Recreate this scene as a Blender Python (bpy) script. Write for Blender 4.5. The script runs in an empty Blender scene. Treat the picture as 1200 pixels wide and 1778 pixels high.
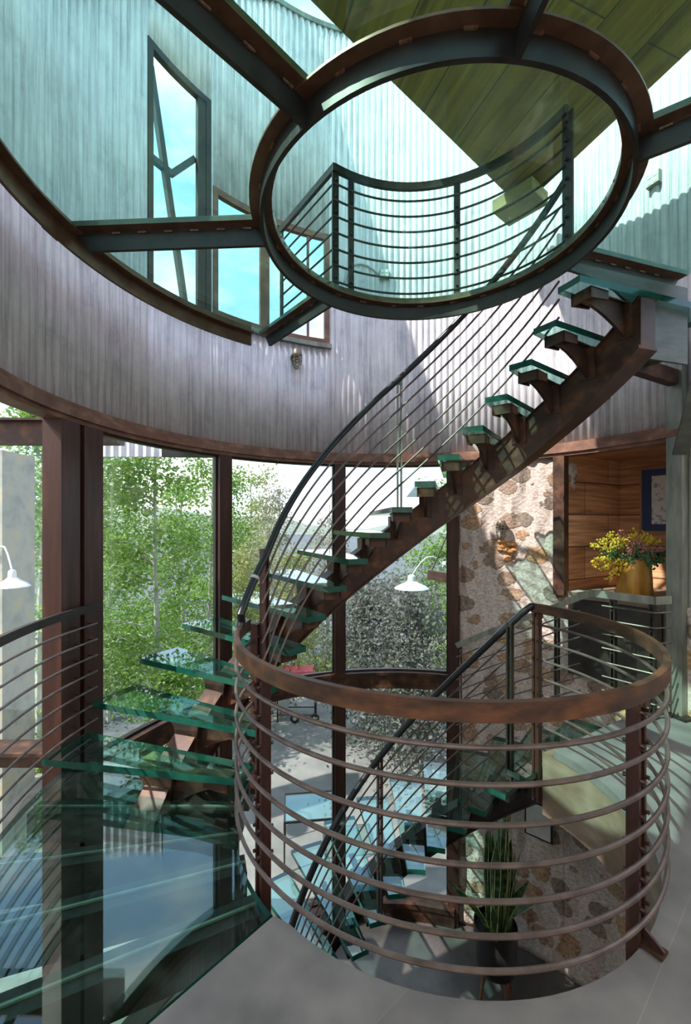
import bpy, math, random
from mathutils import Vector, Matrix
rnd = random.Random(7)
C = bpy.context.scene.collection
PI = math.pi
def rad(a): return a * PI / 180.0
def pol(c, r, a): return (c[0] + r * math.cos(rad(a)), c[1] + r * math.sin(rad(a)))

# ------------------------------------------------------------------ plan of the place (metres)
EYE = 1.74
RING = (0.55, 2.77)      # axis of the floor opening and its guard rail
STAIR = (0.467, 2.443)   # axis of the rising stair
UP = (0.526, 2.60)       # axis of the glass floor overhead
RIM = (0.46, 2.42)       # rim of the glass floor overhead
SILO = (0.57, 2.98)      # axis of the corrugated silo wall
RS = 2.67
ZL = -3.32               # lower floor

# ------------------------------------------------------------------ materials
def mat(name):
    m = bpy.data.materials.new(name); m.use_nodes = True
    nt = m.node_tree; nt.nodes.clear()
    out = nt.nodes.new('ShaderNodeOutputMaterial')
    return m, nt, out
def N(nt, t, **kw):
    n = nt.nodes.new(t)
    for k, v in kw.items():
        if k.startswith('i_'):
            key = k[2:].replace('_', ' ')
            n.inputs[key].default_value = v
        else: setattr(n, k, v)
    return n
def L(nt, a, b): nt.links.new(a, b)
def ramp(nt, fac, stops):
    r = nt.nodes.new('ShaderNodeValToRGB')
    e = r.color_ramp.elements
    while len(e) < len(stops): e.new(0.5)
    for el, (p, c) in zip(e, stops):
        el.position = p; el.color = (*c, 1)
    L(nt, fac, r.inputs['Fac'])
    return r.outputs['Color']
def objco(nt, scale=(1, 1, 1)):
    tc = nt.nodes.new('ShaderNodeTexCoord'); mp = nt.nodes.new('ShaderNodeMapping')
    mp.inputs['Scale'].default_value = scale
    L(nt, tc.outputs['Object'], mp.inputs['Vector'])
    return mp.outputs['Vector']
def noisy(name, stops, scale=(8, 8, 8), detail=6, rough=0.5, metal=0.0, bump=0.0, rough2=None, nscale=1.0, spec=0.5):
    m, nt, out = mat(name)
    v = objco(nt, scale)
    no = N(nt, 'ShaderNodeTexNoise'); no.inputs['Scale'].default_value = nscale; no.inputs['Detail'].default_value = detail
    no.inputs['Roughness'].default_value = 0.62
    L(nt, v, no.inputs['Vector'])
    col = ramp(nt, no.outputs['Fac'], stops)
    b = N(nt, 'ShaderNodeBsdfPrincipled')
    L(nt, col, b.inputs['Base Color'])
    b.inputs['Metallic'].default_value = metal; b.inputs['Roughness'].default_value = rough
    b.inputs['Specular IOR Level'].default_value = spec
    if rough2 is not None:
        mr = N(nt, 'ShaderNodeMapRange'); L(nt, no.outputs['Fac'], mr.inputs['Value'])
        mr.inputs['From Min'].default_value = 0.3; mr.inputs['From Max'].default_value = 0.7
        mr.inputs['To Min'].default_value = rough; mr.inputs['To Max'].default_value = rough2
        L(nt, mr.outputs['Result'], b.inputs['Roughness'])
    if bump:
        bp = N(nt, 'ShaderNodeBump'); bp.inputs['Strength'].default_value = bump; bp.inputs['Distance'].default_value = 0.01
        L(nt, no.outputs['Fac'], bp.inputs['Height']); L(nt, bp.outputs['Normal'], b.inputs['Normal'])
    L(nt, b.outputs['BSDF'], out.inputs['Surface'])
    return m
def plain(name, col, rough=0.5, metal=0.0, spec=0.5):
    return noisy(name, [(0.3, tuple(c * 0.88 for c in col)), (0.7, tuple(min(1, c * 1.1) for c in col))], (9, 9, 9), 4, rough, metal, spec=spec)
def glass(name, tint, base=0.04, streak=0.0, gain=0.96):
    m, nt, out = mat(name)
    lw = N(nt, 'ShaderNodeLayerWeight'); lw.inputs['Blend'].default_value = 0.5
    p = N(nt, 'ShaderNodeMath', operation='POWER'); L(nt, lw.outputs['Facing'], p.inputs[0]); p.inputs[1].default_value = 4.2
    q = N(nt, 'ShaderNodeMath', operation='MULTIPLY_ADD'); L(nt, p.outputs[0], q.inputs[0]); q.inputs[1].default_value = gain; q.inputs[2].default_value = base
    tr = N(nt, 'ShaderNodeBsdfTransparent'); tr.inputs['Color'].default_value = (*tint, 1)
    gl = N(nt, 'ShaderNodeBsdfGlossy'); gl.inputs['Roughness'].default_value = 0.02; gl.inputs['Color'].default_value = (0.93, 1, 0.97, 1)
    mx = N(nt, 'ShaderNodeMixShader'); L(nt, q.outputs[0], mx.inputs[0]); L(nt, tr.outputs[0], mx.inputs[1]); L(nt, gl.outputs[0], mx.inputs[2])
    last = mx
    if streak:
        v = objco(nt, (2.2, 2.2, 2.2)); no = N(nt, 'ShaderNodeTexNoise'); no.inputs['Scale'].default_value = 1.6; no.inputs['Detail'].default_value = 7
        L(nt, v, no.inputs['Vector'])
        mr = N(nt, 'ShaderNodeMapRange'); L(nt, no.outputs['Fac'], mr.inputs['Value'])
        mr.inputs['From Min'].default_value = 0.55; mr.inputs['From Max'].default_value = 0.8; mr.inputs['To Max'].default_value = streak
        df = N(nt, 'ShaderNodeBsdfDiffuse'); df.inputs['Color'].default_value = (0.6, 0.68, 0.64, 1)
        m2 = N(nt, 'ShaderNodeMixShader'); L(nt, mr.outputs['Result'], m2.inputs[0]); L(nt, mx.outputs[0], m2.inputs[1]); L(nt, df.outputs[0], m2.inputs[2]); last = m2
    L(nt, last.outputs[0], out.inputs['Surface'])
    return m

M = {}
M['rust'] = noisy('rusty_steel', [(0.28, (0.025, 0.013, 0.009)), (0.5, (0.06, 0.028, 0.018)), (0.72, (0.17, 0.075, 0.036))], (7, 7, 7), 8, 0.38, 0.35, 0.15, 0.6)
M['rust_post'] = noisy('rusty_post_steel', [(0.3, (0.032, 0.013, 0.010)), (0.55, (0.056, 0.022, 0.016)), (0.75, (0.11, 0.046, 0.03))], (14, 14, 1.6), 7, 0.42, 0.2, 0.1)
M['rust_header'] = noisy('weathered_header_steel', [(0.28, (0.11, 0.05, 0.035)), (0.52, (0.2, 0.095, 0.062)), (0.74, (0.36, 0.2, 0.13))], (6, 6, 9), 8, 0.6, 0.1, 0.25)
M['rail_rust'] = noisy('rust_brown_rail', [(0.3, (0.03, 0.02, 0.017)), (0.5, (0.085, 0.045, 0.03)), (0.72, (0.22, 0.09, 0.04))], (5, 5, 12), 8, 0.36, 0.4, 0.08, 0.5)
M['dark'] = noisy('dark_mill_steel', [(0.3, (0.022, 0.018, 0.016)), (0.7, (0.055, 0.044, 0.039))], (6, 6, 6), 6, 0.36, 0.5, 0.05, 0.5)
M['brown_steel'] = noisy('brown_flange_steel', [(0.3, (0.085, 0.04, 0.024)), (0.7, (0.20, 0.11, 0.065))], (8, 8, 8), 7, 0.42, 0.35, 0.1)
M['weld'] = noisy('weld_bead', [(0.3, (0.14, 0.07, 0.045)), (0.7, (0.36, 0.21, 0.14))], (60, 60, 60), 4, 0.5, 0.4, 0.3)
M['rod'] = noisy('bare_steel_rod', [(0.3, (0.075, 0.056, 0.048)), (0.7, (0.17, 0.13, 0.115))], (10, 10, 10), 5, 0.42, 0.5)
M['black'] = plain('black_painted_tube', (0.018, 0.018, 0.02), 0.3, 0.2)
M['galv'] = noisy('grey_green_steel', [(0.3, (0.13, 0.135, 0.115)), (0.7, (0.33, 0.34, 0.29))], (9, 9, 2), 8, 0.38, 0.45, 0.05, 0.5)
M['plate'] = noisy('blue_grey_plate_steel', [(0.3, (0.05, 0.055, 0.048)), (0.7, (0.115, 0.115, 0.095))], (4, 4, 14), 6, 0.45, 0.4)
M['glass_deck'] = glass('green_laminated_glass', (0.735, 0.955, 0.885), 0.03, 0.10, 0.6)
M['glass_tread'] = glass('green_tread_glass', (0.73, 0.94, 0.90), 0.10)
M['glass_land'] = glass('green_landing_glass', (0.78, 0.955, 0.915), 0.06, 0.05)
M['glass_edge'] = noisy('green_glass_edge', [(0.3, (0.003, 0.036, 0.026)), (0.7, (0.010, 0.095, 0.066))], (5, 5, 5), 3, 0.12, 0.0)
M['pane'] = glass('clear_window_glass', (0.985, 0.995, 0.99), 0.025, 0, 0.7)
M['pane_up'] = glass('upper_window_glass', (0.985, 0.995, 0.99), 0.02, 0, 0.45)
M['lampglass'] = glass('lamp_globe_glass', (0.9, 0.95, 0.92), 0.08)
M['tile'] = None
def tile():
    m, nt, out = mat('grey_slate_tile')
    tc = N(nt, 'ShaderNodeTexCoord'); mp = N(nt, 'ShaderNodeMapping'); mp.inputs['Rotation'].default_value = (0, 0, rad(-41)); mp.inputs['Location'].default_value = (0.25, 0.13, 0)
    L(nt, tc.outputs['Object'], mp.inputs['Vector'])
    br = N(nt, 'ShaderNodeTexBrick'); L(nt, mp.outputs['Vector'], br.inputs['Vector'])
    br.inputs['Scale'].default_value = 1.0; br.inputs['Brick Width'].default_value = 1.2; br.inputs['Row Height'].default_value = 0.6
    br.inputs['Mortar Size'].default_value = 0.0022; br.inputs['Mortar'].default_value = (0.17, 0.168, 0.165, 1)
    br.inputs['Color1'].default_value = (0.135, 0.132, 0.130, 1); br.inputs['Color2'].default_value = (0.155, 0.152, 0.150, 1)
    no = N(nt, 'ShaderNodeTexNoise'); no.inputs['Scale'].default_value = 3.0; no.inputs['Detail'].default_value = 9; L(nt, tc.outputs['Object'], no.inputs['Vector'])
    sh = ramp(nt, no.outputs['Fac'], [(0.3, (0.6, 0.6, 0.6)), (0.7, (1.35, 1.33, 1.3))])
    mu = N(nt, 'ShaderNodeMix', data_type='RGBA', blend_type='MULTIPLY'); mu.inputs[0].default_value = 1.0
    L(nt, br.outputs['Color'], mu.inputs[6]); L(nt, sh, mu.inputs[7])
    b = N(nt, 'ShaderNodeBsdfPrincipled'); L(nt, mu.outputs[2], b.inputs['Base Color']); b.inputs['Roughness'].default_value = 0.48
    bp = N(nt, 'ShaderNodeBump'); bp.inputs['Strength'].default_value = 0.12; bp.inputs['Distance'].default_value = 0.01; L(nt, no.outputs['Fac'], bp.inputs['Height']); L(nt, bp.outputs['Normal'], b.inputs['Normal'])
    L(nt, b.outputs[0], out.inputs['Surface']); return m
M['tile'] = tile()
M['concrete'] = noisy('stained_concrete', [(0.28, (0.11, 0.068, 0.042)), (0.5, (0.18, 0.13, 0.09)), (0.72, (0.26, 0.215, 0.16))], (2.5, 2.5, 5), 8, 0.75, 0, 0.15)
M['lowfloor'] = noisy('polished_concrete_floor', [(0.3, (0.045, 0.039, 0.036)), (0.7, (0.14, 0.122, 0.112))], (2.3, 2.3, 2.3), 8, 0.4, 0, 0.05)
def corrug():
    m, nt, out = mat('weathered_corrugated_zinc')
    v = objco(nt, (34, 34, 1.1)); no = N(nt, 'ShaderNodeTexNoise'); no.inputs['Scale'].default_value = 1.0; no.inputs['Detail'].default_value = 8; no.inputs['Roughness'].default_value = 0.7; L(nt, v, no.inputs['Vector'])
    c = ramp(nt, no.outputs['Fac'], [(0.25, (0.34, 0.32, 0.345)), (0.45, (0.60, 0.575, 0.605)), (0.52, (0.70, 0.67, 0.695)), (0.75, (0.82, 0.795, 0.81))])
    v2 = objco(nt, (3, 3, 2.2)); n2 = N(nt, 'ShaderNodeTexNoise'); n2.inputs['Scale'].default_value = 1.0; n2.inputs['Detail'].default_value = 10; n2.inputs['Roughness'].default_value = 0.75; L(nt, v2, n2.inputs['Vector'])
    c2 = ramp(nt, n2.outputs['Fac'], [(0.30, (0.62, 0.61, 0.64)), (0.45, (0.9, 0.89, 0.9)), (0.62, (1.06, 1.05, 1.05))])
    mu = N(nt, 'ShaderNodeMix', data_type='RGBA', blend_type='MULTIPLY'); mu.inputs[0].default_value = 1.0; L(nt, c, mu.inputs[6]); L(nt, c2, mu.inputs[7])
    b = N(nt, 'ShaderNodeBsdfPrincipled'); L(nt, mu.outputs[2], b.inputs['Base Color']); b.inputs['Roughness'].default_value = 0.6; b.inputs['Metallic'].default_value = 0.12
    bp = N(nt, 'ShaderNodeBump'); bp.inputs['Strength'].default_value = 0.1; bp.inputs['Distance'].default_value = 0.004; L(nt, no.outputs['Fac'], bp.inputs['Height']); L(nt, bp.outputs['Normal'], b.inputs['Normal'])
    L(nt, b.outputs[0], out.inputs['Surface']); return m
M['corrug'] = corrug()
def stone():
    m, nt, out = mat('stones_set_in_mortar')
    v = objco(nt, (3.3, 3.3, 4.1))
    dn = N(nt, 'ShaderNodeTexNoise'); dn.inputs['Scale'].default_value = 1.5; dn.inputs['Detail'].default_value = 3; L(nt, v, dn.inputs['Vector'])
    sc = N(nt, 'ShaderNodeVectorMath', operation='SCALE'); L(nt, dn.outputs['Color'], sc.inputs[0]); sc.inputs['Scale'].default_value = 0.34
    ad = N(nt, 'ShaderNodeVectorMath', operation='ADD'); L(nt, v, ad.inputs[0]); L(nt, sc.outputs[0], ad.inputs[1])
    vo = N(nt, 'ShaderNodeTexVoronoi'); vo.inputs['Scale'].default_value = 1.0; vo.inputs['Randomness'].default_value = 0.85; L(nt, ad.outputs[0], vo.inputs['Vector'])
    fn = N(nt, 'ShaderNodeTexNoise'); fn.inputs['Scale'].default_value = 9; fn.inputs['Detail'].default_value = 9; L(nt, v, fn.inputs['Vector'])
    a1 = N(nt, 'ShaderNodeMath', operation='MULTIPLY_ADD'); L(nt, fn.outputs['Fac'], a1.inputs[0]); a1.inputs[1].default_value = 0.12; L(nt, vo.outputs['Distance'], a1.inputs[2])
    mask = N(nt, 'ShaderNodeMapRange'); L(nt, a1.outputs[0], mask.inputs['Value']); mask.inputs['From Min'].default_value = 0.485; mask.inputs['From Max'].default_value = 0.455
    mask.inputs['To Min'].default_value = 0; mask.inputs['To Max'].default_value = 1
    sx = N(nt, 'ShaderNodeSeparateColor'); L(nt, vo.outputs['Color'], sx.inputs[0])
    sc1 = ramp(nt, sx.outputs[0], [(0.1, (0.24, 0.195, 0.165)), (0.35, (0.40, 0.25, 0.165)), (0.6, (0.46, 0.30, 0.17)), (0.85, (0.32, 0.235, 0.19))])
    s2 = ramp(nt, fn.outputs['Fac'], [(0.3, (0.55, 0.52, 0.5)), (0.7, (1.35, 1.3, 1.2))])
    mu = N(nt, 'ShaderNodeMix', data_type='RGBA', blend_type='MULTIPLY'); mu.inputs[0].default_value = 1.0; L(nt, sc1, mu.inputs[6]); L(nt, s2, mu.inputs[7])
    mo = ramp(nt, fn.outputs['Fac'], [(0.3, (0.38, 0.30, 0.26)), (0.55, (0.56, 0.465, 0.41)), (0.75, (0.68, 0.585, 0.51))])
    mx = N(nt, 'ShaderNodeMix', data_type='RGBA'); L(nt, mask.outputs[0], mx.inputs[0]); L(nt, mo, mx.inputs[6]); L(nt, mu.outputs[2], mx.inputs[7])
    b = N(nt, 'ShaderNodeBsdfPrincipled'); L(nt, mx.outputs[2], b.inputs['Base Color']); b.inputs['Roughness'].default_value = 0.85
    hh = N(nt, 'ShaderNodeMath', operation='MULTIPLY_ADD'); L(nt, fn.outputs['Fac'], hh.inputs[0]); hh.inputs[1].default_value = 0.8; L(nt, mask.outputs[0], hh.inputs[2])
    bp = N(nt, 'ShaderNodeBump'); bp.inputs['Strength'].default_value = 0.55; bp.inputs['Distance'].default_value = 0.03; L(nt, hh.outputs[0], bp.inputs['Height']); L(nt, bp.outputs['Normal'], b.inputs['Normal'])
    L(nt, b.outputs[0], out.inputs['Surface']); return m
M['stone'] = stone()
def planks(name, row, cols, seam=(0.03, 0.012, 0.006), axis='Z', rot=0.0, grain=(1.5, 1.5, 26), length=1.3):
    m, nt, out = mat(name)
    tc = N(nt, 'ShaderNodeTexCoord'); mp = N(nt, 'ShaderNodeMapping'); L(nt, tc.outputs['Object'], mp.inputs['Vector'])
    mp.inputs['Rotation'].default_value = (0, 0, rot)
    sp = N(nt, 'ShaderNodeSeparateXYZ'); L(nt, mp.outputs[0], sp.inputs[0])
    cb = N(nt, 'ShaderNodeCombineXYZ')
    if axis == 'Z':
        s = N(nt, 'ShaderNodeMath', operation='ADD'); L(nt, sp.outputs[0], s.inputs[0]); L(nt, sp.outputs[1], s.inputs[1])
        L(nt, s.outputs[0], cb.inputs[0]); L(nt, sp.outputs[2], cb.inputs[1])
    else:
        L(nt, sp.outputs[0], cb.inputs[0]); L(nt, sp.outputs[1], cb.inputs[1])
    br = N(nt, 'ShaderNodeTexBrick'); L(nt, cb.outputs[0], br.inputs['Vector']); br.inputs['Scale'].default_value = 1
    br.inputs['Brick Width'].default_value = length; br.inputs['Row Height'].default_value = row; br.inputs['Mortar Size'].default_value = 0.006
    br.inputs['Color1'].default_value = (*cols[0], 1); br.inputs['Color2'].default_value = (*cols[1], 1); br.inputs['Mortar'].default_value = (*seam, 1)
    no = N(nt, 'ShaderNodeTexNoise'); no.inputs['Scale'].default_value = 1; no.inputs['Detail'].default_value = 8; no.inputs['Distortion'].default_value = 0.6
    m2 = N(nt, 'ShaderNodeMapping'); m2.inputs['Scale'].default_value = grain; L(nt, mp.outputs[0], m2.inputs['Vector']); L(nt, m2.outputs[0], no.inputs['Vector'])
    s2 = ramp(nt, no.outputs['Fac'], [(0.28, (0.45, 0.42, 0.4)), (0.7, (1.35, 1.3, 1.25))])
    mu = N(nt, 'ShaderNodeMix', data_type='RGBA', blend_type='MULTIPLY'); mu.inputs[0].default_value = 1.0; L(nt, br.outputs['Color'], mu.inputs[6]); L(nt, s2, mu.inputs[7])
    b = N(nt, 'ShaderNodeBsdfPrincipled'); L(nt, mu.outputs[2], b.inputs['Base Color']); b.inputs['Roughness'].default_value = 0.55
    bp = N(nt, 'ShaderNodeBump'); bp.inputs['Strength'].default_value = 0.2; bp.inputs['Distance'].default_value = 0.01; L(nt, no.outputs['Fac'], bp.inputs['Height']); L(nt, bp.outputs['Normal'], b.inputs['Normal'])
    L(nt, b.outputs[0], out.inputs['Surface']); return m
M['plank'] = planks('orange_brown_planks', 0.37, ((0.42, 0.17, 0.065), (0.68, 0.37, 0.19)))
M['soffit'] = planks('olive_brown_soffit_boards', 0.42, ((0.20, 0.13, 0.018), (0.26, 0.175, 0.028)), (0.07, 0.055, 0.02), 'XY', rad(70), (1.0, 12, 1), 6)
M['beam_wood'] = noisy('weathered_timber', [(0.3, (0.16, 0.13, 0.05)), (0.7, (0.34, 0.27, 0.1))], (3, 3, 14), 8, 0.7)
M['flag'] = noisy('flagstone_paving', [(0.3, (0.13, 0.135, 0.125)), (0.7, (0.25, 0.25, 0.23))], (1.6, 1.6, 1.6), 9, 0.8, 0, 0.3)
M['ground'] = noisy('dry_grass_ground', [(0.3, (0.06, 0.085, 0.02)), (0.5, (0.13, 0.15, 0.045)), (0.72, (0.22, 0.19, 0.12))], (1.2, 1.2, 1.2), 9, 0.9, 0, 0.3)
M['pier'] = noisy('lichen_stone', [(0.3, (0.26, 0.245, 0.20)), (0.5, (0.40, 0.38, 0.32)), (0.68, (0.52, 0.42, 0.24))], (3, 3, 3), 8, 0.85, 0, 0.4)
M['rock'] = noisy('pale_rock', [(0.3, (0.14, 0.12, 0.10)), (0.7, (0.34, 0.30, 0.25))], (4, 4, 4), 8, 0.85, 0, 0.5)
M['water'] = noisy('rippled_lake_water', [(0.35, (0.075, 0.09, 0.10)), (0.65, (0.14, 0.155, 0.165))], (0.8, 3.2, 1), 7, 0.6, 0, 0.6, spec=0.08)
M['hill'] = noisy('hazy_wooded_hill', [(0.3, (0.13, 0.17, 0.14)), (0.7, (0.25, 0.28, 0.22))], (0.08, 0.08, 0.2), 8, 1.0)
def leafm(name, stops):
    m, nt, out = mat(name)
    v = objco(nt, (3.5, 3.5, 3.5)); no = N(nt, 'ShaderNodeTexNoise'); no.inputs['Scale'].default_value = 1; no.inputs['Detail'].default_value = 5; L(nt, v, no.inputs['Vector'])
    c = ramp(nt, no.outputs['Fac'], stops)
    d = N(nt, 'ShaderNodeBsdfPrincipled'); L(nt, c, d.inputs['Base Color']); d.inputs['Roughness'].default_value = 0.5
    t = N(nt, 'ShaderNodeBsdfTranslucent'); L(nt, c, t.inputs['Color'])
    mx = N(nt, 'ShaderNodeMixShader'); mx.inputs[0].default_value = 0.45; L(nt, d.outputs[0], mx.inputs[1]); L(nt, t.outputs[0], mx.inputs[2]); L(nt, mx.outputs[0], out.inputs['Surface'])
    return m
M['leaf'] = leafm('aspen_leaf', [(0.3, (0.09, 0.20, 0.025)), (0.5, (0.17, 0.31, 0.05)), (0.7, (0.30, 0.42, 0.11))])
M['leaf_yellow'] = leafm('yellow_green_leaf', [(0.3, (0.19, 0.23, 0.045)), (0.7, (0.38, 0.40, 0.14))])
M['leaf_grey'] = leafm('grey_lilac_leaf', [(0.3, (0.07, 0.10, 0.06)), (0.5, (0.16, 0.175, 0.14)), (0.7, (0.25, 0.24, 0.25))])
M['leaf_pale'] = leafm('pale_dry_leaf', [(0.3, (0.22, 0.22, 0.14)), (0.7, (0.40, 0.37, 0.27))])
M['bark'] = noisy('pale_aspen_bark', [(0.3, (0.22, 0.24, 0.19)), (0.7, (0.46, 0.47, 0.39))], (12, 12, 3), 6, 0.9)
M['bark_dark'] = noisy('dark_bark', [(0.3, (0.06, 0.05, 0.045)), (0.7, (0.16, 0.13, 0.11))], (12, 12, 3), 6, 0.9)
M['white'] = plain('white_enamel', (0.78, 0.80, 0.79), 0.3)
M['teal_enamel'] = plain('pale_teal_enamel', (0.50, 0.66, 0.62), 0.25)
M['red'] = plain('red_enamel', (0.5, 0.06, 0.06), 0.35)
M['rubber'] = plain('black_rubber', (0.015, 0.015, 0.015), 0.7)
M['steel_light'] = plain('light_grey_sheet', (0.42, 0.43, 0.42), 0.45, 0.2)
M['box_ivory'] = plain('ivory_outlet_plastic', (0.62, 0.60, 0.52), 0.45)
M['sansev'] = noisy('banded_sansevieria_leaf', [(0.35, (0.012, 0.04, 0.018)), (0.5, (0.03, 0.085, 0.03)), (0.66, (0.12, 0.19, 0.08))], (3, 3, 22), 5, 0.4)
M['sansev_edge'] = plain('pale_yellow_leaf_margin', (0.38, 0.42, 0.16), 0.45)
M['pot'] = plain('black_ribbed_pot', (0.02, 0.019, 0.018), 0.4)
M['soil'] = plain('dark_potting_soil', (0.02, 0.014, 0.01), 0.95)
M['copper_leg'] = plain('brown_wooden_leg', (0.22, 0.08, 0.035), 0.45)
M['vase'] = noisy('golden_wood_vase', [(0.3, (0.24, 0.09, 0.012)), (0.5, (0.50, 0.23, 0.03)), (0.7, (0.68, 0.40, 0.07))], (7, 7, 2.2), 8, 0.42, 0, 0.15)
M['yellow'] = noisy('yellow_blossom', [(0.3, (0.55, 0.36, 0.02)), (0.7, (0.85, 0.66, 0.08))], (30, 30, 30), 4, 0.7)
M['pink'] = noisy('dusty_pink_blossom', [(0.3, (0.33, 0.10, 0.09)), (0.7, (0.66, 0.34, 0.27))], (30, 30, 30), 4, 0.7)
M['green'] = noisy('dark_green_filler', [(0.3, (0.03, 0.08, 0.03)), (0.7, (0.12, 0.22, 0.08))], (20, 20, 20), 4, 0.6)
M['navy'] = plain('navy_picture_mat', (0.03, 0.055, 0.15), 0.6)
M['frame_gold'] = plain('honey_wood_frame', (0.42, 0.22, 0.09), 0.4)
M['paper'] = noisy('printed_paper', [(0.40, (0.34, 0.37, 0.46)), (0.48, (0.80, 0.77, 0.74)), (0.8, (0.84, 0.81, 0.78))], (16, 16, 22), 7, 0.7)
M['offwhite'] = plain('off_white_board', (0.62, 0.58, 0.54), 0.6)
M['bronze'] = noisy('aged_bronze_cage', [(0.3, (0.12, 0.085, 0.06)), (0.7, (0.30, 0.24, 0.18))], (20, 20, 20), 5, 0.45, 0.6)
M['rust_stain'] = noisy('orange_rust_wash', [(0.3, (0.33, 0.14, 0.04)), (0.7, (0.58, 0.30, 0.12))], (25, 25, 25), 8, 0.85, 0, 0.5)

# ------------------------------------------------------------------ mesh builder (world coordinates)
class MB:
    def __init__(s): s.v = []; s.f = []; s.m = []; s.sm = []
    def face(s, idx, mi=0, smooth=False): s.f.append(tuple(idx)); s.m.append(mi); s.sm.append(smooth)
    def add(s, pts): n = len(s.v); s.v += [tuple(p) for p in pts]; return n
    def hexa(s, p, mi=0):          # 8 corners: bottom 4, top 4 (same order)
        n = s.add(p)
        for q in ((3, 2, 1, 0), (4, 5, 6, 7), (0, 1, 5, 4), (1, 2, 6, 5), (2, 3, 7, 6), (3, 0, 4, 7)): s.face([n + k for k in q], mi)
        return s
    def box(s, c, d, rz=0.0, mi=0):
        cx, cy, cz = c; x, y, z = d[0] / 2, d[1] / 2, d[2] / 2; co, si = math.cos(rz), math.sin(rz)
        p = []
        for zz in (-z, z):
            for (a, b) in ((-x, -y), (x, -y), (x, y), (-x, y)): p.append((cx + a * co - b * si, cy + a * si + b * co, cz + zz))
        return s.hexa(p, mi)
    def beam(s, a, b, w, h, mi=0, up=(0, 0, 1)):   # rectangular bar from a to b, width w across, height h along up
        a, b = Vector(a), Vector(b); d = (b - a).normalized(); u = Vector(up)
        x = d.cross(u)
        if x.length < 1e-4: x = d.cross(Vector((1, 0, 0)))
        x.normalize(); u = x.cross(d).normalized()
        p = [q + x * (i * w / 2) + u * (j * h / 2) for q, (i, j) in [(a, (-1, -1)), (a, (1, -1)), (b, (1, -1)), (b, (-1, -1)), (a, (-1, 1)), (a, (1, 1)), (b, (1, 1)), (b, (-1, 1))]]
        return s.hexa(p, mi)
    def prism(s, poly, z0, z1, mi=0, mside=None, ztop=None):
        n = len(poly); k = s.add([(x, y, z0) for x, y in poly] + [(x, y, z1) for x, y in poly])
        area = sum(poly[i][0] * poly[(i + 1) % n][1] - poly[(i + 1) % n][0] * poly[i][1] for i in range(n))
        o = list(range(n)) if area > 0 else list(range(n))[::-1]
        s.face([k + i for i in o[::-1]], mi); s.face([k + n + i for i in o], mi)
        for j in range(n):
            a, b = o[j], o[(j + 1) % n]
            s.face([k + a, k + b, k + n + b, k + n + a], mi if mside is None else mside)
        return s
    def slab(s, poly3, nrm, t, mi=0, mside=None):   # planar 3-D polygon given thickness along nrm
        nv = Vector(nrm).normalized() * (t / 2); n = len(poly3)
        k = s.add([Vector(p) - nv for p in poly3] + [Vector(p) + nv for p in poly3])
        s.face([k + i for i in range(n)][::-1], mi); s.face([k + n + i for i in range(n)], mi)
        for i in range(n): s.face([k + i, k + (i + 1) % n, k + n + (i + 1) % n, k + n + i], mi if mside is None else mside)
        return s
    def tube(s, path, r, n=8, mi=0, cap=True, close=False):
        P = [Vector(p) for p in path]; m = len(P); rings = []
        px = None
        for i, p in enumerate(P):
            if close: d = P[(i + 1) % m] - P[i - 1]
            else: d = P[min(i + 1, m - 1)] - P[max(i - 1, 0)]
            d.normalize()
            if px is None:
                ref = Vector((0, 0, 1)) if abs(d.z) < 0.9 else Vector((1, 0, 0)); px = d.cross(ref).normalized()
            else:
                px = (px - d * px.dot(d)); px.normalize()
            py = d.cross(px); rr = r[i] if isinstance(r, (list, tuple)) else r
            rings.append(s.add([p + px * (rr * math.cos(2 * PI * j / n)) + py * (rr * math.sin(2 * PI * j / n)) for j in range(n)]))
        cnt = m if close else m - 1
        for i in range(cnt):
            a, b = rings[i], rings[(i + 1) % m]
            for j in range(n): s.face([a + j, a + (j + 1) % n, b + (j + 1) % n, b + j], mi, True)
        if cap and not close:
            s.face([rings[0] + j for j in range(n)][::-1], mi); s.face([rings[-1] + j for j in range(n)], mi)
        return s
    def arc(s, c, r0, r1, a0, a1, z0, z1, n=48, mi=0, mside=None, cap=True):   # rectangular bar swept round c; z0/z1 numbers or functions of the angle
        f0 = z0 if callable(z0) else (lambda a: z0); f1 = z1 if callable(z1) else (lambda a: z1)
        full = abs(abs(a1 - a0) - 360) < 1e-6; k = []
        for i in range(n if full else n + 1):
            a = a0 + (a1 - a0) * i / n
            (xa, ya), (xb, yb) = pol(c, r0, a), pol(c, r1, a)
            k.append(s.add([(xa, ya, f0(a)), (xb, yb, f0(a)), (xb, yb, f1(a)), (xa, ya, f1(a))]))
        ms = mi if mside is None else mside
        for i in range(n):
            p, q = k[i], k[(i + 1) % len(k)]
            for j in range(4):
                s.face([p + j, p + (j + 1) % 4, q + (j + 1) % 4, q + j], ms if j in (1, 3) else mi, j in (1, 3))
        if cap and not full:
            s.face([k[0] + j for j in range(4)][::-1], ms); s.face([k[-1] + j for j in range(4)], ms)
        return s
    def lathe(s, c, prof, n=24, mi=0):
        k = []
        for r, z in prof: k.append(s.add([(c[0] + r * math.cos(2 * PI * j / n), c[1] + r * math.sin(2 * PI * j / n), c[2] + z) for j in range(n)]))
        for i in range(len(prof) - 1):
            a, b = k[i], k[i + 1]
            for j in range(n): s.face([a + j, a + (j + 1) % n, b + (j + 1) % n, b + j], mi, True)
        return s
    def quad(s, p, mi=0): n = s.add(p); s.face([n, n + 1, n + 2, n + 3], mi); return s
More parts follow.
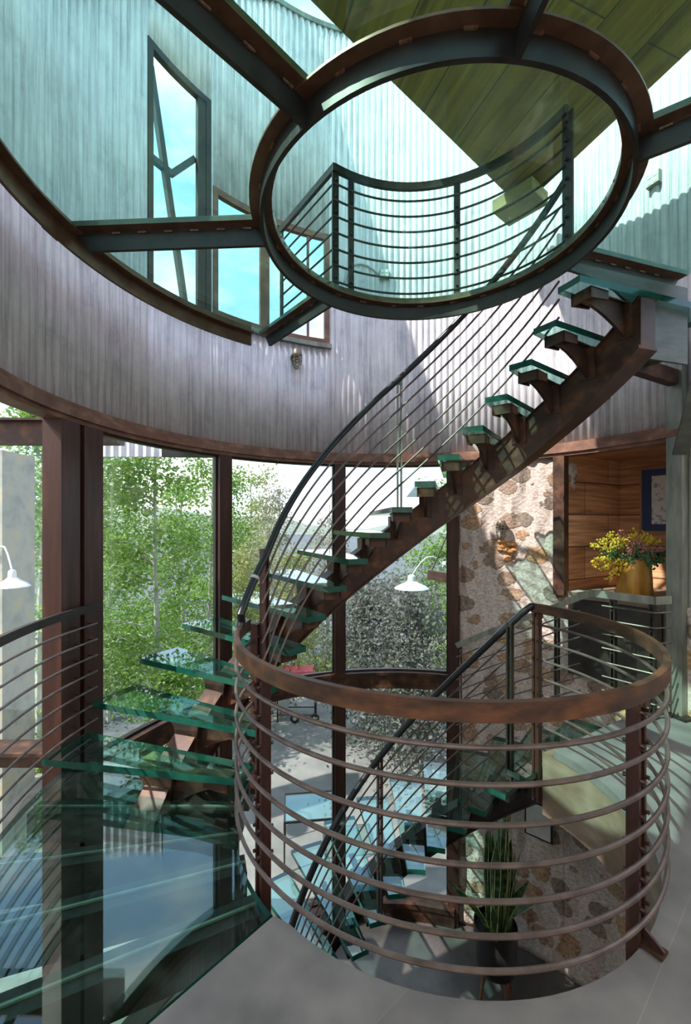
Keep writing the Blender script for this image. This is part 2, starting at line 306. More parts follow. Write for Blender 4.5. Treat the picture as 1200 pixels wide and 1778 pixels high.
    def build(s, name, mats, parent=None, smooth=None):
        me = bpy.data.meshes.new(name)
        off = Vector(parent_world(parent)) if parent else Vector((0, 0, 0))
        me.from_pydata([tuple(Vector(v) - off) for v in s.v], [], s.f)
        for m_ in (mats if isinstance(mats, (list, tuple)) else [mats]): me.materials.append(m_)
        me.polygons.foreach_set('material_index', s.m)
        me.polygons.foreach_set('use_smooth', [bool(x) if smooth is None else smooth for x in s.sm])
        me.update()
        if any(s.sm) and smooth is None: me.set_sharp_from_angle(angle=rad(38))
        o = bpy.data.objects.new(name, me); C.objects.link(o)
        if parent: o.parent = parent
        return o
def parent_world(o):
    v = Vector((0, 0, 0))
    while o is not None: v += o.location; o = o.parent
    return v
def thing(name, label, cat, loc=(0, 0, 0), group=None):
    o = bpy.data.objects.new(name, None); C.objects.link(o); o.location = loc; o.empty_display_size = 0.2
    o['label'] = label; o['category'] = cat
    if group: o['group'] = group
    return o
def tag(o, label, cat, group=None, kind=None):
    o['label'] = label; o['category'] = cat
    if group: o['group'] = group
    if kind: o['kind'] = kind
    return o
def struct(o, label=None, cat=None):
    o['kind'] = 'structure'
    if label: o['label'] = label
    if cat: o['category'] = cat
    return o
def bolt(mb, p, d, r=0.011, l=0.018, mi=0):
    p = Vector(p); d = Vector(d).normalized(); mb.tube([p, p + d * l], r, 6, mi)

# ------------------------------------------------------------------ floors
arcL = [pol(RING, 1.19, a) for a in range(-136, 31, 4)]
poly = arcL + [pol(RING, 2.5, 30), (2.98, 4.1), (3.05, 3.7), (5.5, 3.7), (5.5, -2.5), (-4.2, -2.5), (-1.096, 1.037)]
poly[0] = (-0.32, 1.924)
mb = MB(); mb.prism(poly, -0.06, 0.0); struct(mb.build('floor', M['tile']), 'grey slate tile floor around the round stair opening', 'floor')
mb = MB(); mb.arc(RING, 1.195, 1.34, -136, 30, -0.55, -0.062, 60)
(xa, ya), (xb, yb) = pol(RING, 1.195, 30), pol(RING, 2.5, 30)
mb.beam((xa, ya, -0.306), (xb, yb, -0.306), 0.12, 0.488)
mb.prism([pol(RING, 1.34, a) for a in range(-136, 31, 6)] + [(2.6, 3.9), (5.4, 3.6), (5.4, -2.4), (-4.1, -2.4), (-1.05, 1.0)], -0.30, -0.063)
struct(mb.build('trim_1', M['concrete']), 'stained concrete edge of the floor slab round the opening', 'slab edge')
mb = MB(); mb.prism([(-2.0, 0.2), (4.6, 0.2), (4.6, 5.0), (3.1, 5.6)] + [pol(SILO, 2.85, a) for a in range(50, 186, 5)] + [(-2.2, 2.0)], ZL - 0.2, ZL)
struct(mb.build('floor_lower', M['lowfloor']), 'dark polished concrete floor of the level below', 'floor')

# building round the viewer: unseen walls and ceiling added to hold back sky light
M['plaster'] = plain('warm_grey_plaster', (0.62, 0.58, 0.54), 0.85)
mb = MB(); mb.box((0.65, -2.5, 0.04), (10.0, 0.2, 7.0)); struct(mb.build('wall_front', M['plaster']), 'plain inner wall added behind the viewer', 'wall')
mb = MB(); mb.box((-4.3, -0.4, 0.04), (0.2, 4.2, 7.0)); struct(mb.build('wall_left', M['plaster']), 'plain inner wall added at the left of the viewer', 'wall')
mb = MB(); mb.box((5.6, 0.7, 0.04), (0.2, 6.4, 7.0)); struct(mb.build('wall_side', M['plaster']), 'plain inner wall added to the room at the right', 'wall')
mb = MB(); mb.box((4.35, 3.9, 2.4), (2.5, 0.14, 11.6)); struct(mb.build('wall_passage', M['plaster']), 'inner wall behind the square column', 'wall')
mb = MB(); mb.prism([(-4.2, -2.4), (5.5, -2.4), (5.5, 1.3)] + [pol(RIM, 2.215, a) for a in range(-30, -151, -6)] + [(-4.2, 1.3)], 3.46, 3.62); struct(mb.build('ceiling', M['plaster']), 'ceiling added over the room in front of the stair', 'ceiling')
# ------------------------------------------------------------------ silo wall
def rimz(a):
    pts = [(10, 8.05), (122, 8.05), (134, 7.75), (150, 7.05), (165, 6.25), (176, 5.65), (188, 5.2), (200, 5.0)]  # rim falls away out of view at the left to let the sun in
    if a <= pts[0][0]: return pts[0][1]
    for (a0, z0), (a1, z1) in zip(pts, pts[1:]):
        if a <= a1: return z0 + (z1 - z0) * (a - a0) / (a1 - a0)
    return pts[-1][1]
WIN = [(139.8, 155.9, 3.97, 6.33), (107.0, 139.2, 4.02, 5.43)]      # upper windows: angles and heights
def corrugated():
    mb = MB(); A0, A1 = 10.0, 200.0; pitch = 0.078 / RS * 180 / PI; cols = int((A1 - A0) / pitch * 8)
    rows = {}
    def vert(i, z, key):
        k = (i, key)
        if k not in rows:
            a = A0 + (A1 - A0) * i / cols; r = RS + 0.0092 * math.cos(2 * PI * a / pitch); x, y = pol(SILO, r, a); rows[k] = mb.add([(x, y, z)])
        return rows[k]
    cuts = sorted({A0, A1, *[w[0] for w in WIN], *[w[1] for w in WIN]})
    for i in range(cols):
        a = A0 + (A1 - A0) * (i + 0.5) / cols; segs = [2.60]
        w = [w for w in WIN if w[0] < a < w[1]]
        zs = []
        if w: zs = [(2.60, w[0][2]), (w[0][3], None)]
        else: zs = [(2.60, 3.6), (3.6, 5.0), (5.0, None)]
        for z0, z1 in zs:
            aa = A0 + (A1 - A0) * i / cols; ab = A0 + (A1 - A0) * (i + 1) / cols
            za, zb = (z1, z1) if z1 else (rimz(aa), rimz(ab)); ky = z1 if z1 else 'rim'
            p = [vert(i, z0, z0), vert(i + 1, z0, z0), vert(i + 1, zb, ky), vert(i, za, ky)]
            mb.face(p, 0, True)
    return mb
o = corrugated().build('wall_back', M['corrug'])
sol = o.modifiers.new('thickness', 'SOLIDIFY'); sol.thickness = 0.012; sol.offset = -1
struct(o, 'curved corrugated zinc silo wall', 'wall')
mb = MB(); n = 96
mb.arc(SILO, 2.61, 2.74, 10, 200, 2.50, 2.645, n)
mb.arc(SILO, 2.585, 2.61, 10, 200, 2.535, 2.60, n)
struct(mb.build('trim_2', M['rust_header']), 'curved rust brown header band under the corrugated wall', 'header')
mb = MB(); mb.arc(SILO, 2.64, 2.73, 12, 199, lambda a: rimz(a), lambda a: rimz(a) + 0.06, 90)
struct(mb.build('trim_3', M['galv']), 'metal cap along the top rim of the silo', 'rim')
# floor-level ring beam: a channel on edge
mb = MB(); mb.arc(SILO, 2.58, 2.74, 72, 177, -0.205, -0.165, 70); mb.arc(SILO, 2.58, 2.74, 72, 177, -0.37, -0.335, 70); mb.arc(SILO, 2.60, 2.63, 72, 177, -0.335, -0.205, 70)
struct(mb.build('trim_4', M['rust']), 'curved rusty channel beam at floor level behind the glass wall', 'beam')
mb = MB(); mb.arc(SILO, 2.52, 2.74, 72, 177, -3.14, -3.08, 70); mb.arc(SILO, 2.55, 2.72, 72, 177, ZL, -3.14, 70)
struct(mb.build('trim_5', M['rust']), 'curved rusty sill on the lower floor', 'sill')
# stone wall below the header on the right
mb = MB(); NA, NZ = 70, 60
def stone_patch(mb, a0, a1, z0, z1, na, nz):
    k = {}
    for i in range(na + 1):
        for j in range(nz + 1):
            a = a0 + (a1 - a0) * i / na; z = z0 + (z1 - z0) * j / nz
            d = 0.012 * math.sin(a * 0.9 + z * 3.1) + 0.010 * math.sin(a * 2.3 - z * 5.7) + 0.008 * math.sin(z * 9.1 + a * 1.7)
            edge = min(i, na - i, j, nz - j)
            if edge == 0: d = 0
            x, y = pol(SILO, 2.665 - d, a); k[i, j] = mb.add([(x, y, z)])
    for i in range(na):
        for j in range(nz): mb.face([k[i, j], k[i, j + 1], k[i + 1, j + 1], k[i + 1, j]], 0, True)
stone_patch(mb, 45.0, 71.0, ZL, 2.50, 40, 80); stone_patch(mb, -14, 45.0, ZL, 0.99, 60, 60)
o = wall_r = mb.build('wall_right', M['stone']); sol = o.modifiers.new('thickness', 'SOLIDIFY'); sol.thickness = 0.16; sol.offset = -1
struct(o, 'stone and mortar wall curving round the right of the stair', 'wall')
# ------------------------------------------------------------------ glass wall: posts and panes
def wpost(a0, a1, r0, r1, z0, z1, name, lab, m=M['rust_post']):
    mb = MB()
    mb.arc(SILO, r0, r1, a0, a1, z0, z1, 2)
    return struct(mb.build(name, m), lab, 'post')
mb = MB(); mb.arc(SILO, 2.6, 2.74, 173.3, 177.6, ZL, 2.5, 2); mb.arc(SILO, 2.63, 2.74, 172.3, 173.3, ZL, 2.5, 1); mb.arc(SILO, 2.6, 2.74, 167.9, 172.3, ZL, 2.5, 2)
struct(mb.build('trim_6', M['rust_post']), 'double rusty steel post beside the glass landing', 'post')
wpost(134.8, 138.2, 2.6, 2.73, ZL, 2.5, 'trim_7', 'rusty post behind the low glass treads')
wpost(102.8, 105.6, 2.6, 2.73, ZL, 2.5, 'trim_8', 'rusty post in the middle of the glass wall')
wpost(71.0, 73.8, 2.58, 2.73, ZL, 2.5, 'trim_9', 'rusty post where glass meets the stone wall')
k = 0
for a0, a1 in ((73.8, 102.8), (105.6, 134.8), (138.2, 167.9)):
    for z0, z1 in ((-0.165, 2.5), (-3.08, -0.37)):
        k += 1; w = bpy.data.objects.new('window_%d' % k, None); C.objects.link(w); w['kind'] = 'structure'
        mb = MB(); mb.arc(SILO, 2.675, 2.683, a0, a1, z0, z1, 14); mb.build('pane', M['pane'], w)
        mb = MB(); mb.arc(SILO, 2.65, 2.70, a0, a0 + 0.45, z0, z1, 1); mb.arc(SILO, 2.65, 2.70, a1 - 0.45, a1, z0, z1, 1)
        mb.arc(SILO, 2.65, 2.70, a0 + .45, a1 - .45, z1 - 0.022, z1, 14); mb.arc(SILO, 2.65, 2.70, a0 + .45, a1 - .45, z0, z0 + 0.022, 14); mb.build('glazing_bead', M['dark'], w)
# upper windows in the silo wall
for i, (a0, a1, z0, z1) in enumerate(WIN):
    k += 1; w = bpy.data.objects.new('window_%d' % k, None); C.objects.link(w); w['kind'] = 'structure'
    mb = MB(); t = 0.9
    mb.arc(SILO, 2.65, 2.71, a0, a0 + 1.3, z0, z1, 2); mb.arc(SILO, 2.65, 2.71, a1 - 1.3, a1, z0, z1, 2)
    mb.arc(SILO, 2.65, 2.71, a0 + 1.3, a1 - 1.3, z1 - 0.07, z1, 14); mb.arc(SILO, 2.65, 2.71, a0 + 1.3, a1 - 1.3, z0, z0 + 0.07, 14)
    if i == 1: mb.arc(SILO, 2.662, 2.70, 123.8, 126.3, z0 + 0.07, z1 - 0.07, 3); mb.arc(SILO, 2.67, 2.695, 112.6, 113.2, z0 + 0.07, z1 - 0.07, 1)
    else:
        for (aa, za), (ab, zb) in (((143.3, 5.62), (149.0, 5.28)), ((149.0, 5.28), (154.5, 5.27)), ((154.3, 6.15), (145.8, 4.05))):
            pa, pb = pol(SILO, 2.72, aa), pol(SILO, 2.72, ab); mb.beam((*pa, za), (*pb, zb), 0.05, 0.06)
    if i == 0: mb.arc(SILO, 2.655, 2.70, a0 + 1.3, a0 + 3.4, z0 + .07, z1 - .07, 2)
    mb.build('window_frame', M['rust_header'] if i else M['dark'], w)
    mb = MB(); mb.arc(SILO, 2.685, 2.69, a0 + 1.3, a1 - 1.3, z0 + 0.07, z1 - 0.07, 12); mb.build('pane', M['pane_up'], w)
    mb = MB(); mb.arc(SILO, 2.60, 2.648, a0 - 0.4, a1 + 0.4, z0 - 0.055, z0 - 0.002, 16); mb.build('window_sill', M['galv'], w)
# left bay: flat glazed front beyond the double post
k += 1; w = bpy.data.objects.new('window_%d' % k, None); C.objects.link(w); w['kind'] = 'structure'
mb = MB(); mb.box((-3.1, 4.05, 2.585), (2.0, 0.14, 0.2)); mb.box((-3.1, 4.0, 2.69), (2.0, 0.2, 0.02)); mb.box((-3.1, 4.05, -0.41), (2.0, 0.16, 0.17)); mb.box((-3.1, 4.0, -0.33), (2.0, 0.26, 0.03)); mb.box((-3.1, 4.05, -3.2), (2.0, 0.16, 0.2))
mb.box((-4.15, 4.05, -0.3), (0.12, 0.14, 6.2)); mb.build('window_frame', M['rust'], w)
mb = MB(); mb.box((-3.1, 4.06, 1.09), (2.0, 0.008, 2.8)); mb.box((-3.1, 4.06, -1.78), (2.0, 0.008, 2.6)); mb.build('pane', M['pane'], w)
# ------------------------------------------------------------------ timber niche on the right
nA, nB = pol(SILO, 2.64, 44.6), pol(SILO, 2.66, 23.5)
cor = (3.42, 5.42); far = (4.15, 4.25)
mb = MB()
def vwall(mb, p, q, z0, z1, t, mi=0): mb.beam((p[0], p[1], (z0 + z1) / 2), (q[0], q[1], (z0 + z1) / 2), t, z1 - z0, mi)
vwall(mb, (nA[0] + .05, nA[1] + .06), cor, 0.99, 2.62, 0.05); vwall(mb, cor, far, 0.99, 2.62, 0.05)
mb.prism([nA, cor, far, (nB[0] + .3, nB[1])], 2.52, 2.58)
struct(mb.build('wall_niche', M['plank']), 'orange brown plank lining of the niche', 'wall')
mb = MB(); mb.prism([nA, cor, far, (nB[0] + .25, nB[1] - .1), nB], 0.93, 0.99); struct(mb.build('trim_10', M['concrete']), 'ledge of the timber niche', 'ledge')
mb = MB(); mb.arc(SILO, 2.57, 2.75, 44.3, 46.9, 0.95, 2.5, 2); struct(mb.build('trim_11', M['rust']), 'rusty steel jamb at the left of the niche', 'jamb')
mb = MB(); mb.arc(SILO, 2.60, 2.635, 24, 43.6, 0.1, 0.92, 10); struct(mb.build('trim_12', M['dark']), 'dark steel panel below the niche', 'panel')

# ------------------------------------------------------------------ square post on the right
t = thing('steel_column', 'grey green square steel column at the right of the niche', 'column', (3.0, 3.93, 0))
mb = MB(); mb.box((3.04, 3.95, 1.86), (0.135, 0.135, 3.68), rad(21)); mb.build('shaft', M['galv'], t)
mb = MB(); mb.box((3.04, 3.95, 0.012), (0.24, 0.26, 0.024), rad(21))
for sx in (-1, 1):
    for sy in (-1, 1): bolt(mb, (3.04 + sx * .09, 3.95 + sy * .09, 0.024), (0, 0, 1))
mb.build('base_plate', M['dark'], t)
mb = MB(); mb.beam((2.97, 3.92, 3.06), (2.22, 3.62, 3.13), 0.08, 0.13); mb.build('brace', M['rust'], t)
mb = MB(); mb.beam((2.93, 3.80, 2.35), (2.85, 3.35, 3.30), 0.11, 0.02); mb.build('knee_plate', M['plate'], t)

# ------------------------------------------------------------------ glass landing
t = thing('glass_landing', 'green glass landing on dark joists at the foot of the rising stair', 'landing', (-1.2, 2.4, 0))
inner = [pol(RING, 1.215, a) for a in range(172, 225, 4)]
outer = [pol(SILO, 2.57, a) for a in range(227, 171, -4)]
poly = inner + [(-0.33, 1.93)] + [(-1.09, 1.06)] + outer[1:]
mb = MB(); mb.prism(poly, -0.045, 0.0, 0, 1); mb.build('glass_deck', [M['glass_land'], M['glass_edge']], t)
for (p, q) in (((-1.98, 2.755), (-0.66, 2.755)), ((-1.97, 2.25), (-0.62, 2.52)), ((-1.75, 1.87), (-0.53, 2.30)), ((-1.5, 1.5), (-0.42, 2.05)), ((-1.02, 1.04), (-0.36, 1.86)), ((-1.98, 3.2), (-0.66, 3.05))):
    mb = MB(); mb.beam((*p, -0.15), (*q, -0.15), 0.13, 0.18); j = mb.build('joist', M['dark'], t)
    mb = MB(); mb.beam((*p, -0.053), (*q, -0.053), 0.012, 0.010); mb.build('gasket', M['galv'], j)

# ------------------------------------------------------------------ stairs
def hel(c, r, a, z): x, y = pol(c, r, a); return (x, y, z)
def bracket(mb, c, am, ri, ro, z, rs0, rs1, zs, dirn):
    """bearing box under the glass and a tapered gusset standing on the stringer"""
    ca, sa = math.cos(rad(am)), math.sin(rad(am)); R = Vector((ca, sa, 0)); T = Vector((-sa, ca, 0)); O = Vector((c[0], c[1], 0))
    def P(r, tt, zz): return O + R * r + T * tt + Vector((0, 0, zz))
    b0, b1 = ri + 0.10, ro - 0.50
    w = 0.075
    # short box bearing under the inner end of the glass, narrow strip along the gusset
    bs = b0 + 0.17
    mb.hexa([P(b0, -w, z - .075), P(b0, w, z - .075), P(b0 + .012, w, z - .075), P(b0 + .012, -w, z - .075), P(b0, -w, z), P(b0, w, z), P(b0 + .012, w, z), P(b0 + .012, -w, z)])
    for s in (-1, 1):
        mb.hexa([P(b0, s * w, z - .075), P(b0, s * (w - .012), z - .075), P(bs, s * (w - .012), z - .06), P(bs, s * w, z - .06), P(b0, s * w, z), P(b0, s * (w - .012), z), P(bs, s * (w - .012), z), P(bs, s * w, z)])
    mb.hexa([P(b0, -w, z - .01), P(b0, w, z - .01), P(bs, w, z - .01), P(bs, -w, z - .01), P(b0, -w, z), P(b0, w, z), P(bs, w, z), P(bs, -w, z)])
    mb.hexa([P(bs, -.03, z - .01), P(bs, .03, z - .01), P(b1, .03, z - .01), P(b1, -.03, z - .01), P(bs, -.03, z), P(bs, .03, z), P(b1, .03, z), P(b1, -.03, z)])
    # gusset: plate in the radial plane with a curved under edge
    prof = [(b0 + .01, z - .012), (b0 + .01, z - .075)]
    for i in range(1, 7):
        u = i / 6.0; prof.append((b0 + .02 + (rs0 - b0 - .02) * u, z - .075 - (zs) * (1 - math.cos(u * PI / 2)) ** 0.9))
    for i in range(0, 6):
        u = i / 5.0; prof.append((rs1 + (b1 - rs1) * u, z - .03 - (zs + .045) * (1 - u) ** 1.6))
    prof.append((b1, z - .012))
    for th in ((0.0,),):
        mb.slab([P(r, th[0], zz) for r, zz in prof], T, 0.022)
    # inclined face plate between the gussets on the stringer
    mb.hexa([P(rs0 - .01, -.06, z - .075 - zs), P(rs0 - .01, .06, z - .075 - zs), P(rs1 + .01, .06, z - .075 - zs), P(rs1 + .01, -.06, z - .075 - zs), P(rs0 - .05, -.06, z - .02), P(rs0 - .05, .06, z - .02), P(rs1 + .05, .06, z - .02), P(rs1 + .05, -.06, z - .02)])

def tread_poly(c, ri, ro, a0, a1):
    return [pol(c, ri, a0), pol(c, ro, a0)] + [pol(c, ro, a0 + (a1 - a0) * i / 4) for i in (1, 2, 3)] + [pol(c, ro, a1), pol(c, ri, a1)] + [pol(c, ri, a1 + (a0 - a1) * i / 3) for i in (1, 2)]

# rising stair
us = thing('spiral_staircase', 'upper curved staircase with green glass treads climbing to the glass floor overhead', 'staircase', (STAIR[0], STAIR[1], 0))
def zu(k): return -0.015 + 0.2106 * k
def au(k): return 180.2 - 9.535 * k
RI, RO = 1.11, 2.50
zst = lambda a: zu((180.2 - a) / 9.535) - 0.235
mb = MB(); zz = lambda a: zst(a) - 0.335
mb.arc(STAIR, 1.66, 1.80, au(0.4), au(16.9), zz, zst, 80)
mb.arc(STAIR, 1.64, 1.82, au(0.4), au(16.9), lambda a: zz(a) - 0.02, lambda a: zz(a), 80)
mb.arc(STAIR, 1.64, 1.82, au(0.4), au(16.9), lambda a: zst(a), lambda a: zst(a) + 0.012, 80)
mb.build('stringer', M['rust'], us)
for k in range(1, 17):
    a, z = au(k), zu(k)
    mb = MB(); mb.prism(tread_poly(STAIR, RI, RO, a, a - 8.7), z - 0.045, z, 0, 1)
    tr = mb.build('tread', [M['glass_tread'], M['glass_edge']], us)
    mb = MB(); bracket(mb, STAIR, a - 4.8, RI, RO, z - 0.046, 1.66, 1.80, 0.17, 1); mb.build('bracket', M['rust'], tr)
# landing plate closing the top of the stair
mb = MB(); R = Vector((math.cos(rad(17.5)), math.sin(rad(17.5)), 0)); T = Vector((-R.y, R.x, 0)); O = Vector((UP[0], UP[1], 0))
prof = [(1.03, 3.50), (1.03, 3.44), (1.25, 3.42), (1.42, 3.37), (1.56, 3.29), (1.60, 3.22), (1.60, 2.93), (2.12, 2.93), (2.12, 3.50)]
mb.slab([O + R * r + Vector((0, 0, z)) for r, z in prof], T, 0.02); mb.build('head_plate', M['plate'], us)
# inner handrail, rods and posts of the rising stair
def RHa(a): return 1.14 + 0.24 * min(1, max(0, (152 - a) / 55.0))
def hz(a): return zu((180.2 - a) / 9.535) + 0.93 + 0.11 * min(1, max(0, (152 - a) / 55.0))
path = [hel(STAIR, RHa(a), a, hz(a)) for a in [168 - 3.0 * i for i in range(46)]]
path = [(-0.66, 2.70, 1.06), (-0.655, 2.73, 1.13)] + path
mb = MB(); mb.tube(path, 0.026, 12); mb.build('handrail', M['black'], us)
mb = MB(); mb.tube([hel(STAIR, RHa(159 + i), 159 + i, hz(159 + i)) for i in (.35, -.35)], 0.031, 12); mb.build('collar', M['steel_light'], us)
for j in range(7):
    mb = MB(); dz = 0.135 * (j + 1)
    mb.tube([hel(STAIR, RHa(a), a, hz(a) - dz) for a in [155 - 3.0 * i for i in range(41)]], 0.0085, 6); mb.build('rod', M['rod'], us)
def stairpost(c, r, a, z0, z1, parent, m, w=0.05, n=7, dz0=0.135):
    mb = MB(); ca, sa = math.cos(rad(a)), math.sin(rad(a)); x, y = pol(c, r + 0.028, a)
    for s in (-1, 1):
        ox, oy = -sa * s * w * .32, ca * s * w * .32
        mb.box((x + ox, y + oy, (z0 + z1) / 2), (0.05, 0.014, z1 - z0), rad(a))
    mb.box((x, y, z1 - .02), (0.045, w * .7, 0.03), rad(a)); mb.box((x, y, z0 + .03), (0.045, w * .7, 0.05), rad(a))
    for j in range(n): bolt(mb, (x + ca * .02, y + sa * .02, z1 - dz0 * (j + .9)), (ca, sa, 0), 0.009, 0.03)
    return mb.build('post', m, parent)
stairpost(STAIR, RHa(151.5), 151.5, 0.45, hz(151.5) + 0.02, us, M['rust_post'])
stairpost(STAIR, RHa(89.5), 89.5, 1.78, hz(89.5) - 0.01, us, M['galv'])

# descending stair
ds = thing('spiral_staircase', 'lower curved staircase with glass treads going down inside the floor opening', 'staircase', (RING[0], RING[1], ZL))
def zd(k): return -0.2106 * k
def ad(k): return 33.0 + 9.6 * k
DI, DO = 1.0, 2.36
zsd = lambda a: zd((a - 33.0) / 9.6) - 0.18
mb = MB()
mb.arc(RING, 1.50, 1.64, ad(0.05), ad(15.2), lambda a: zsd(a) - 0.30, zsd, 80)
mb.arc(RING, 1.48, 1.66, ad(0.05), ad(15.2), lambda a: zsd(a) - 0.32, lambda a: zsd(a) - 0.30, 80); mb.build('stringer', M['dark'], ds)
for k in range(1, 16):
    a, z = ad(k), zd(k)
    mb = MB(); mb.prism(tread_poly(RING, DI, DO, a, a - 8.9), z - 0.045, z, 0, 1)
    tr = mb.build('tread', [M['glass_tread'], M['glass_edge']], ds)
    mb = MB(); bracket(mb, RING, a - 4.5, DI, DO, z - 0.046, 1.50, 1.64, 0.11, 1); mb.build('bracket', M['dark'], tr)
RD = 1.12
def hd(a): return 1.085 - 0.0217 * (a - 37)
mb = MB(); mb.tube([hel(RING, RD + (0.08 if a < 40 else 0.03 if a < 46 else 0), a, hd(a)) for a in [37 + 3 * i for i in range(48)]], 0.028, 12); mb.build('handrail', M['black'], ds)
mb = MB(); mb.tube([hel(RING, RD + .07, 40.2 + i * .4, hd(40.2 + i * .4)) for i in (-1, 1)], 0.033, 12); mb.build('collar', M['steel_light'], ds)
for j in range(7):
    mb = MB(); mb.tube([hel(RING, RD, a, hd(a) - 0.137 * (j + 1)) for a in [44 + 3 * i for i in range(44)]], 0.0075, 6); mb.build('rod', M['rod'], ds)
stairpost(RING, RD - 0.03, 44.4, -0.35, hd(44.4) + .01, ds, M['dark'])
stairpost(RING, RD - 0.03, 102.6, -1.80, hd(102.6) + .0, ds, M['rust_post'])
stairpost(RING, RD - 0.03, 160, ZL, hd(160), ds, M['rust_post'])
# outer hand rail following the stone wall, with the level part by the niche
orl = thing('guard_rail', 'grey steel guard rail turning down along the stone wall beside the niche', 'railing', (2.4, 4.2, 0))
RW = 2.30
def ho(a): return 1.1 - 0.0215 * max(0, a - 35)
pth = [(2.88, 3.84, 1.07), (2.72, 3.80, 1.07)] + [(2.43, 4.20, 1.07)]
mb = MB(); mb.beam((2.90, 3.86, 1.065), (2.72, 3.81, 1.065), 0.02, 0.07); mb.beam((2.72, 3.81, 1.065), (2.43, 4.22, 1.065), 0.02, 0.07)
pp = [(2.43, 4.22, 1.065)] + [hel(SILO, RW, a, ho(a) - 0.035) for a in range(38, 74, 3)]
for a_, b_ in zip(pp, pp[1:]): mb.beam(a_, b_, 0.02, 0.06)
mb.build('top_rail', M['galv'], orl)
for j in range(7):
    dz = 0.135 * (j + 1); mb = MB()
    mb.tube([(2.90, 3.85, 1.09 - dz), (2.73, 3.82, 1.09 - dz), (2.47, 4.17, 1.09 - dz)], 0.0085, 6); mb.build('rod', M['rod'], orl)
    mb = MB(); mb.tube([(p[0], p[1], p[2] - dz) for p in pp[1:]], 0.0085, 6); mb.build('rod', M['rod'], orl)
def flatpost(x, y, z0, z1, rz, parent, m, name='post'):
    mb = MB()
    for s in (-1, 1): mb.box((x - math.sin(rz) * s * .016, y + math.cos(rz) * s * .016, (z0 + z1) / 2), (0.05, 0.012, z1 - z0), rz)
    mb.box((x, y, z1 - .015), (.04, .03, .03), rz); mb.box((x, y, z0 + .03), (.05, .03, .06), rz)
    for j in range(7): bolt(mb, (x, y, z1 - .135 * (j + .8)), (-math.cos(rz), -math.sin(rz), 0), .009, .035)
    return mb.build(name, m, parent)
flatpost(2.74, 3.86, 0.0, 1.03, rad(30), orl, M['dark']); flatpost(2.55, 4.12, 0.0, 1.03, rad(30), orl, M['dark']); 
x, y = pol(SILO, RW + .03, 44); flatpost(x, y, -0.30, ho(44) - .06, rad(44), orl, M['dark'])
x, y = pol(SILO, RW + .03, 70); flatpost(x, y, -0.95, ho(70) - .06, rad(70), orl, M['dark'])

# ------------------------------------------------------------------ ring guard rail round the floor opening
rr = thing('ring_railing', 'rust brown circular guard rail round the floor opening', 'railing', (RING[0], RING[1], 0))
mb = MB(); mb.arc(RING, 1.195, 1.225, -187, 37.5, 1.028, 1.103, 96); mb.build('top_rail', M['rail_rust'], rr)
for z in (0.935, 0.80, 0.655, 0.51, 0.38, 0.255, 0.13):
    mb = MB(); mb.tube([hel(RING, 1.212, a, z) for a in [-190 + 3.01 * i for i in range(76)]], 0.0105, 8); mb.build('rod', M['rod'], rr)
def ringpost(a, z0, z1, m, r=1.165, wid=0.085):
    mb = MB(); x, y = pol(RING, r, a); ca, sa = math.cos(rad(a)), math.sin(rad(a))
    for s in (-1, 1): mb.box((x - sa * s * wid * .32, y + ca * s * wid * .32, (z0 + z1) / 2), (0.05, .018, z1 - z0), rad(a))
    mb.box((x, y, (z0 + z1) / 2), (0.03, wid * .5, z1 - z0 - .04), rad(a)); mb.box((x + ca * .02, y + sa * .02, z1 - .02), (.05, .05, .04), rad(a))
    for z in (0.935, 0.80, 0.655, 0.51, 0.38, 0.255, 0.13):
        for s in (-1, 1):
            q = (x - sa * s * wid * .3, y + ca * s * wid * .3, z + .03); q = (q[0] + ca * .02, q[1] + sa * .02, q[2]); bolt(mb, q, (ca, sa, 0), .008, .02); bolt(mb, (q[0] - ca * .04, q[1] - sa * .04, q[2]), (-ca, -sa, 0), .008, .02)
        mb.tube([(x, y, z), (x + ca * .045, y + sa * .045, z)], 0.006, 6)
    return mb.build('post', m, rr)
ringpost(215.5, -0.40, 1.03, M['rust_post']); ringpost(-55.0, -0.28, 1.03, M['rust_post']); 
ringpost(34.5, -0.45, 1.03, M['rust_post'], 1.175, 0.06); ringpost(168.5, -0.12, 1.05, M['rust_post'], 1.2, 0.06)
mb = MB(); x, y = pol(RING, 1.24, -57); mb.beam((*pol(RING, 1.17, -55), 0.012), (*pol(RING, 1.27, -55), 0.012), 0.06, 0.012); mb.beam((*pol(RING, 1.19, -55), 0.06), (*pol(RING, 1.26, -55), 0.014), 0.012, 0.03); mb.build('foot_bracket', M['rust'], rr)

# left guard rail on the landing
lr = thing('guard_rail', 'dark steel guard rail ending at the double post beside the glass landing', 'railing', (-1.95, 2.8, 0))
mb = MB(); mb.arc(SILO, 2.525, 2.555, 170.5, 206, 1.07, 1.125, 20); mb.build('top_rail', M['dark'], lr)
for j in range(8):
    z = 0.965 - 0.124 * j; mb = MB(); mb.tube([hel(SILO, 2.545, a, z) for a in [170.8 + 2.5 * i for i in range(15)]], 0.0085, 6); mb.build('rod', M['rod'], lr)
for j in range(8):
    z = 0.965 - 0.124 * j
    for a in (171.4, 174.5):
        mb = MB(); mb.tube([hel(SILO, 2.545, a, z), hel(SILO, 2.605, a, z + .004)], 0.006, 6); mb.build('standoff', M['dark'], lr)
mb = MB(); mb.box((*pol(SILO, 2.555, 200), 0.53), (0.014, 0.07, 1.06), rad(200)); mb.build('post', M['dark'], lr)

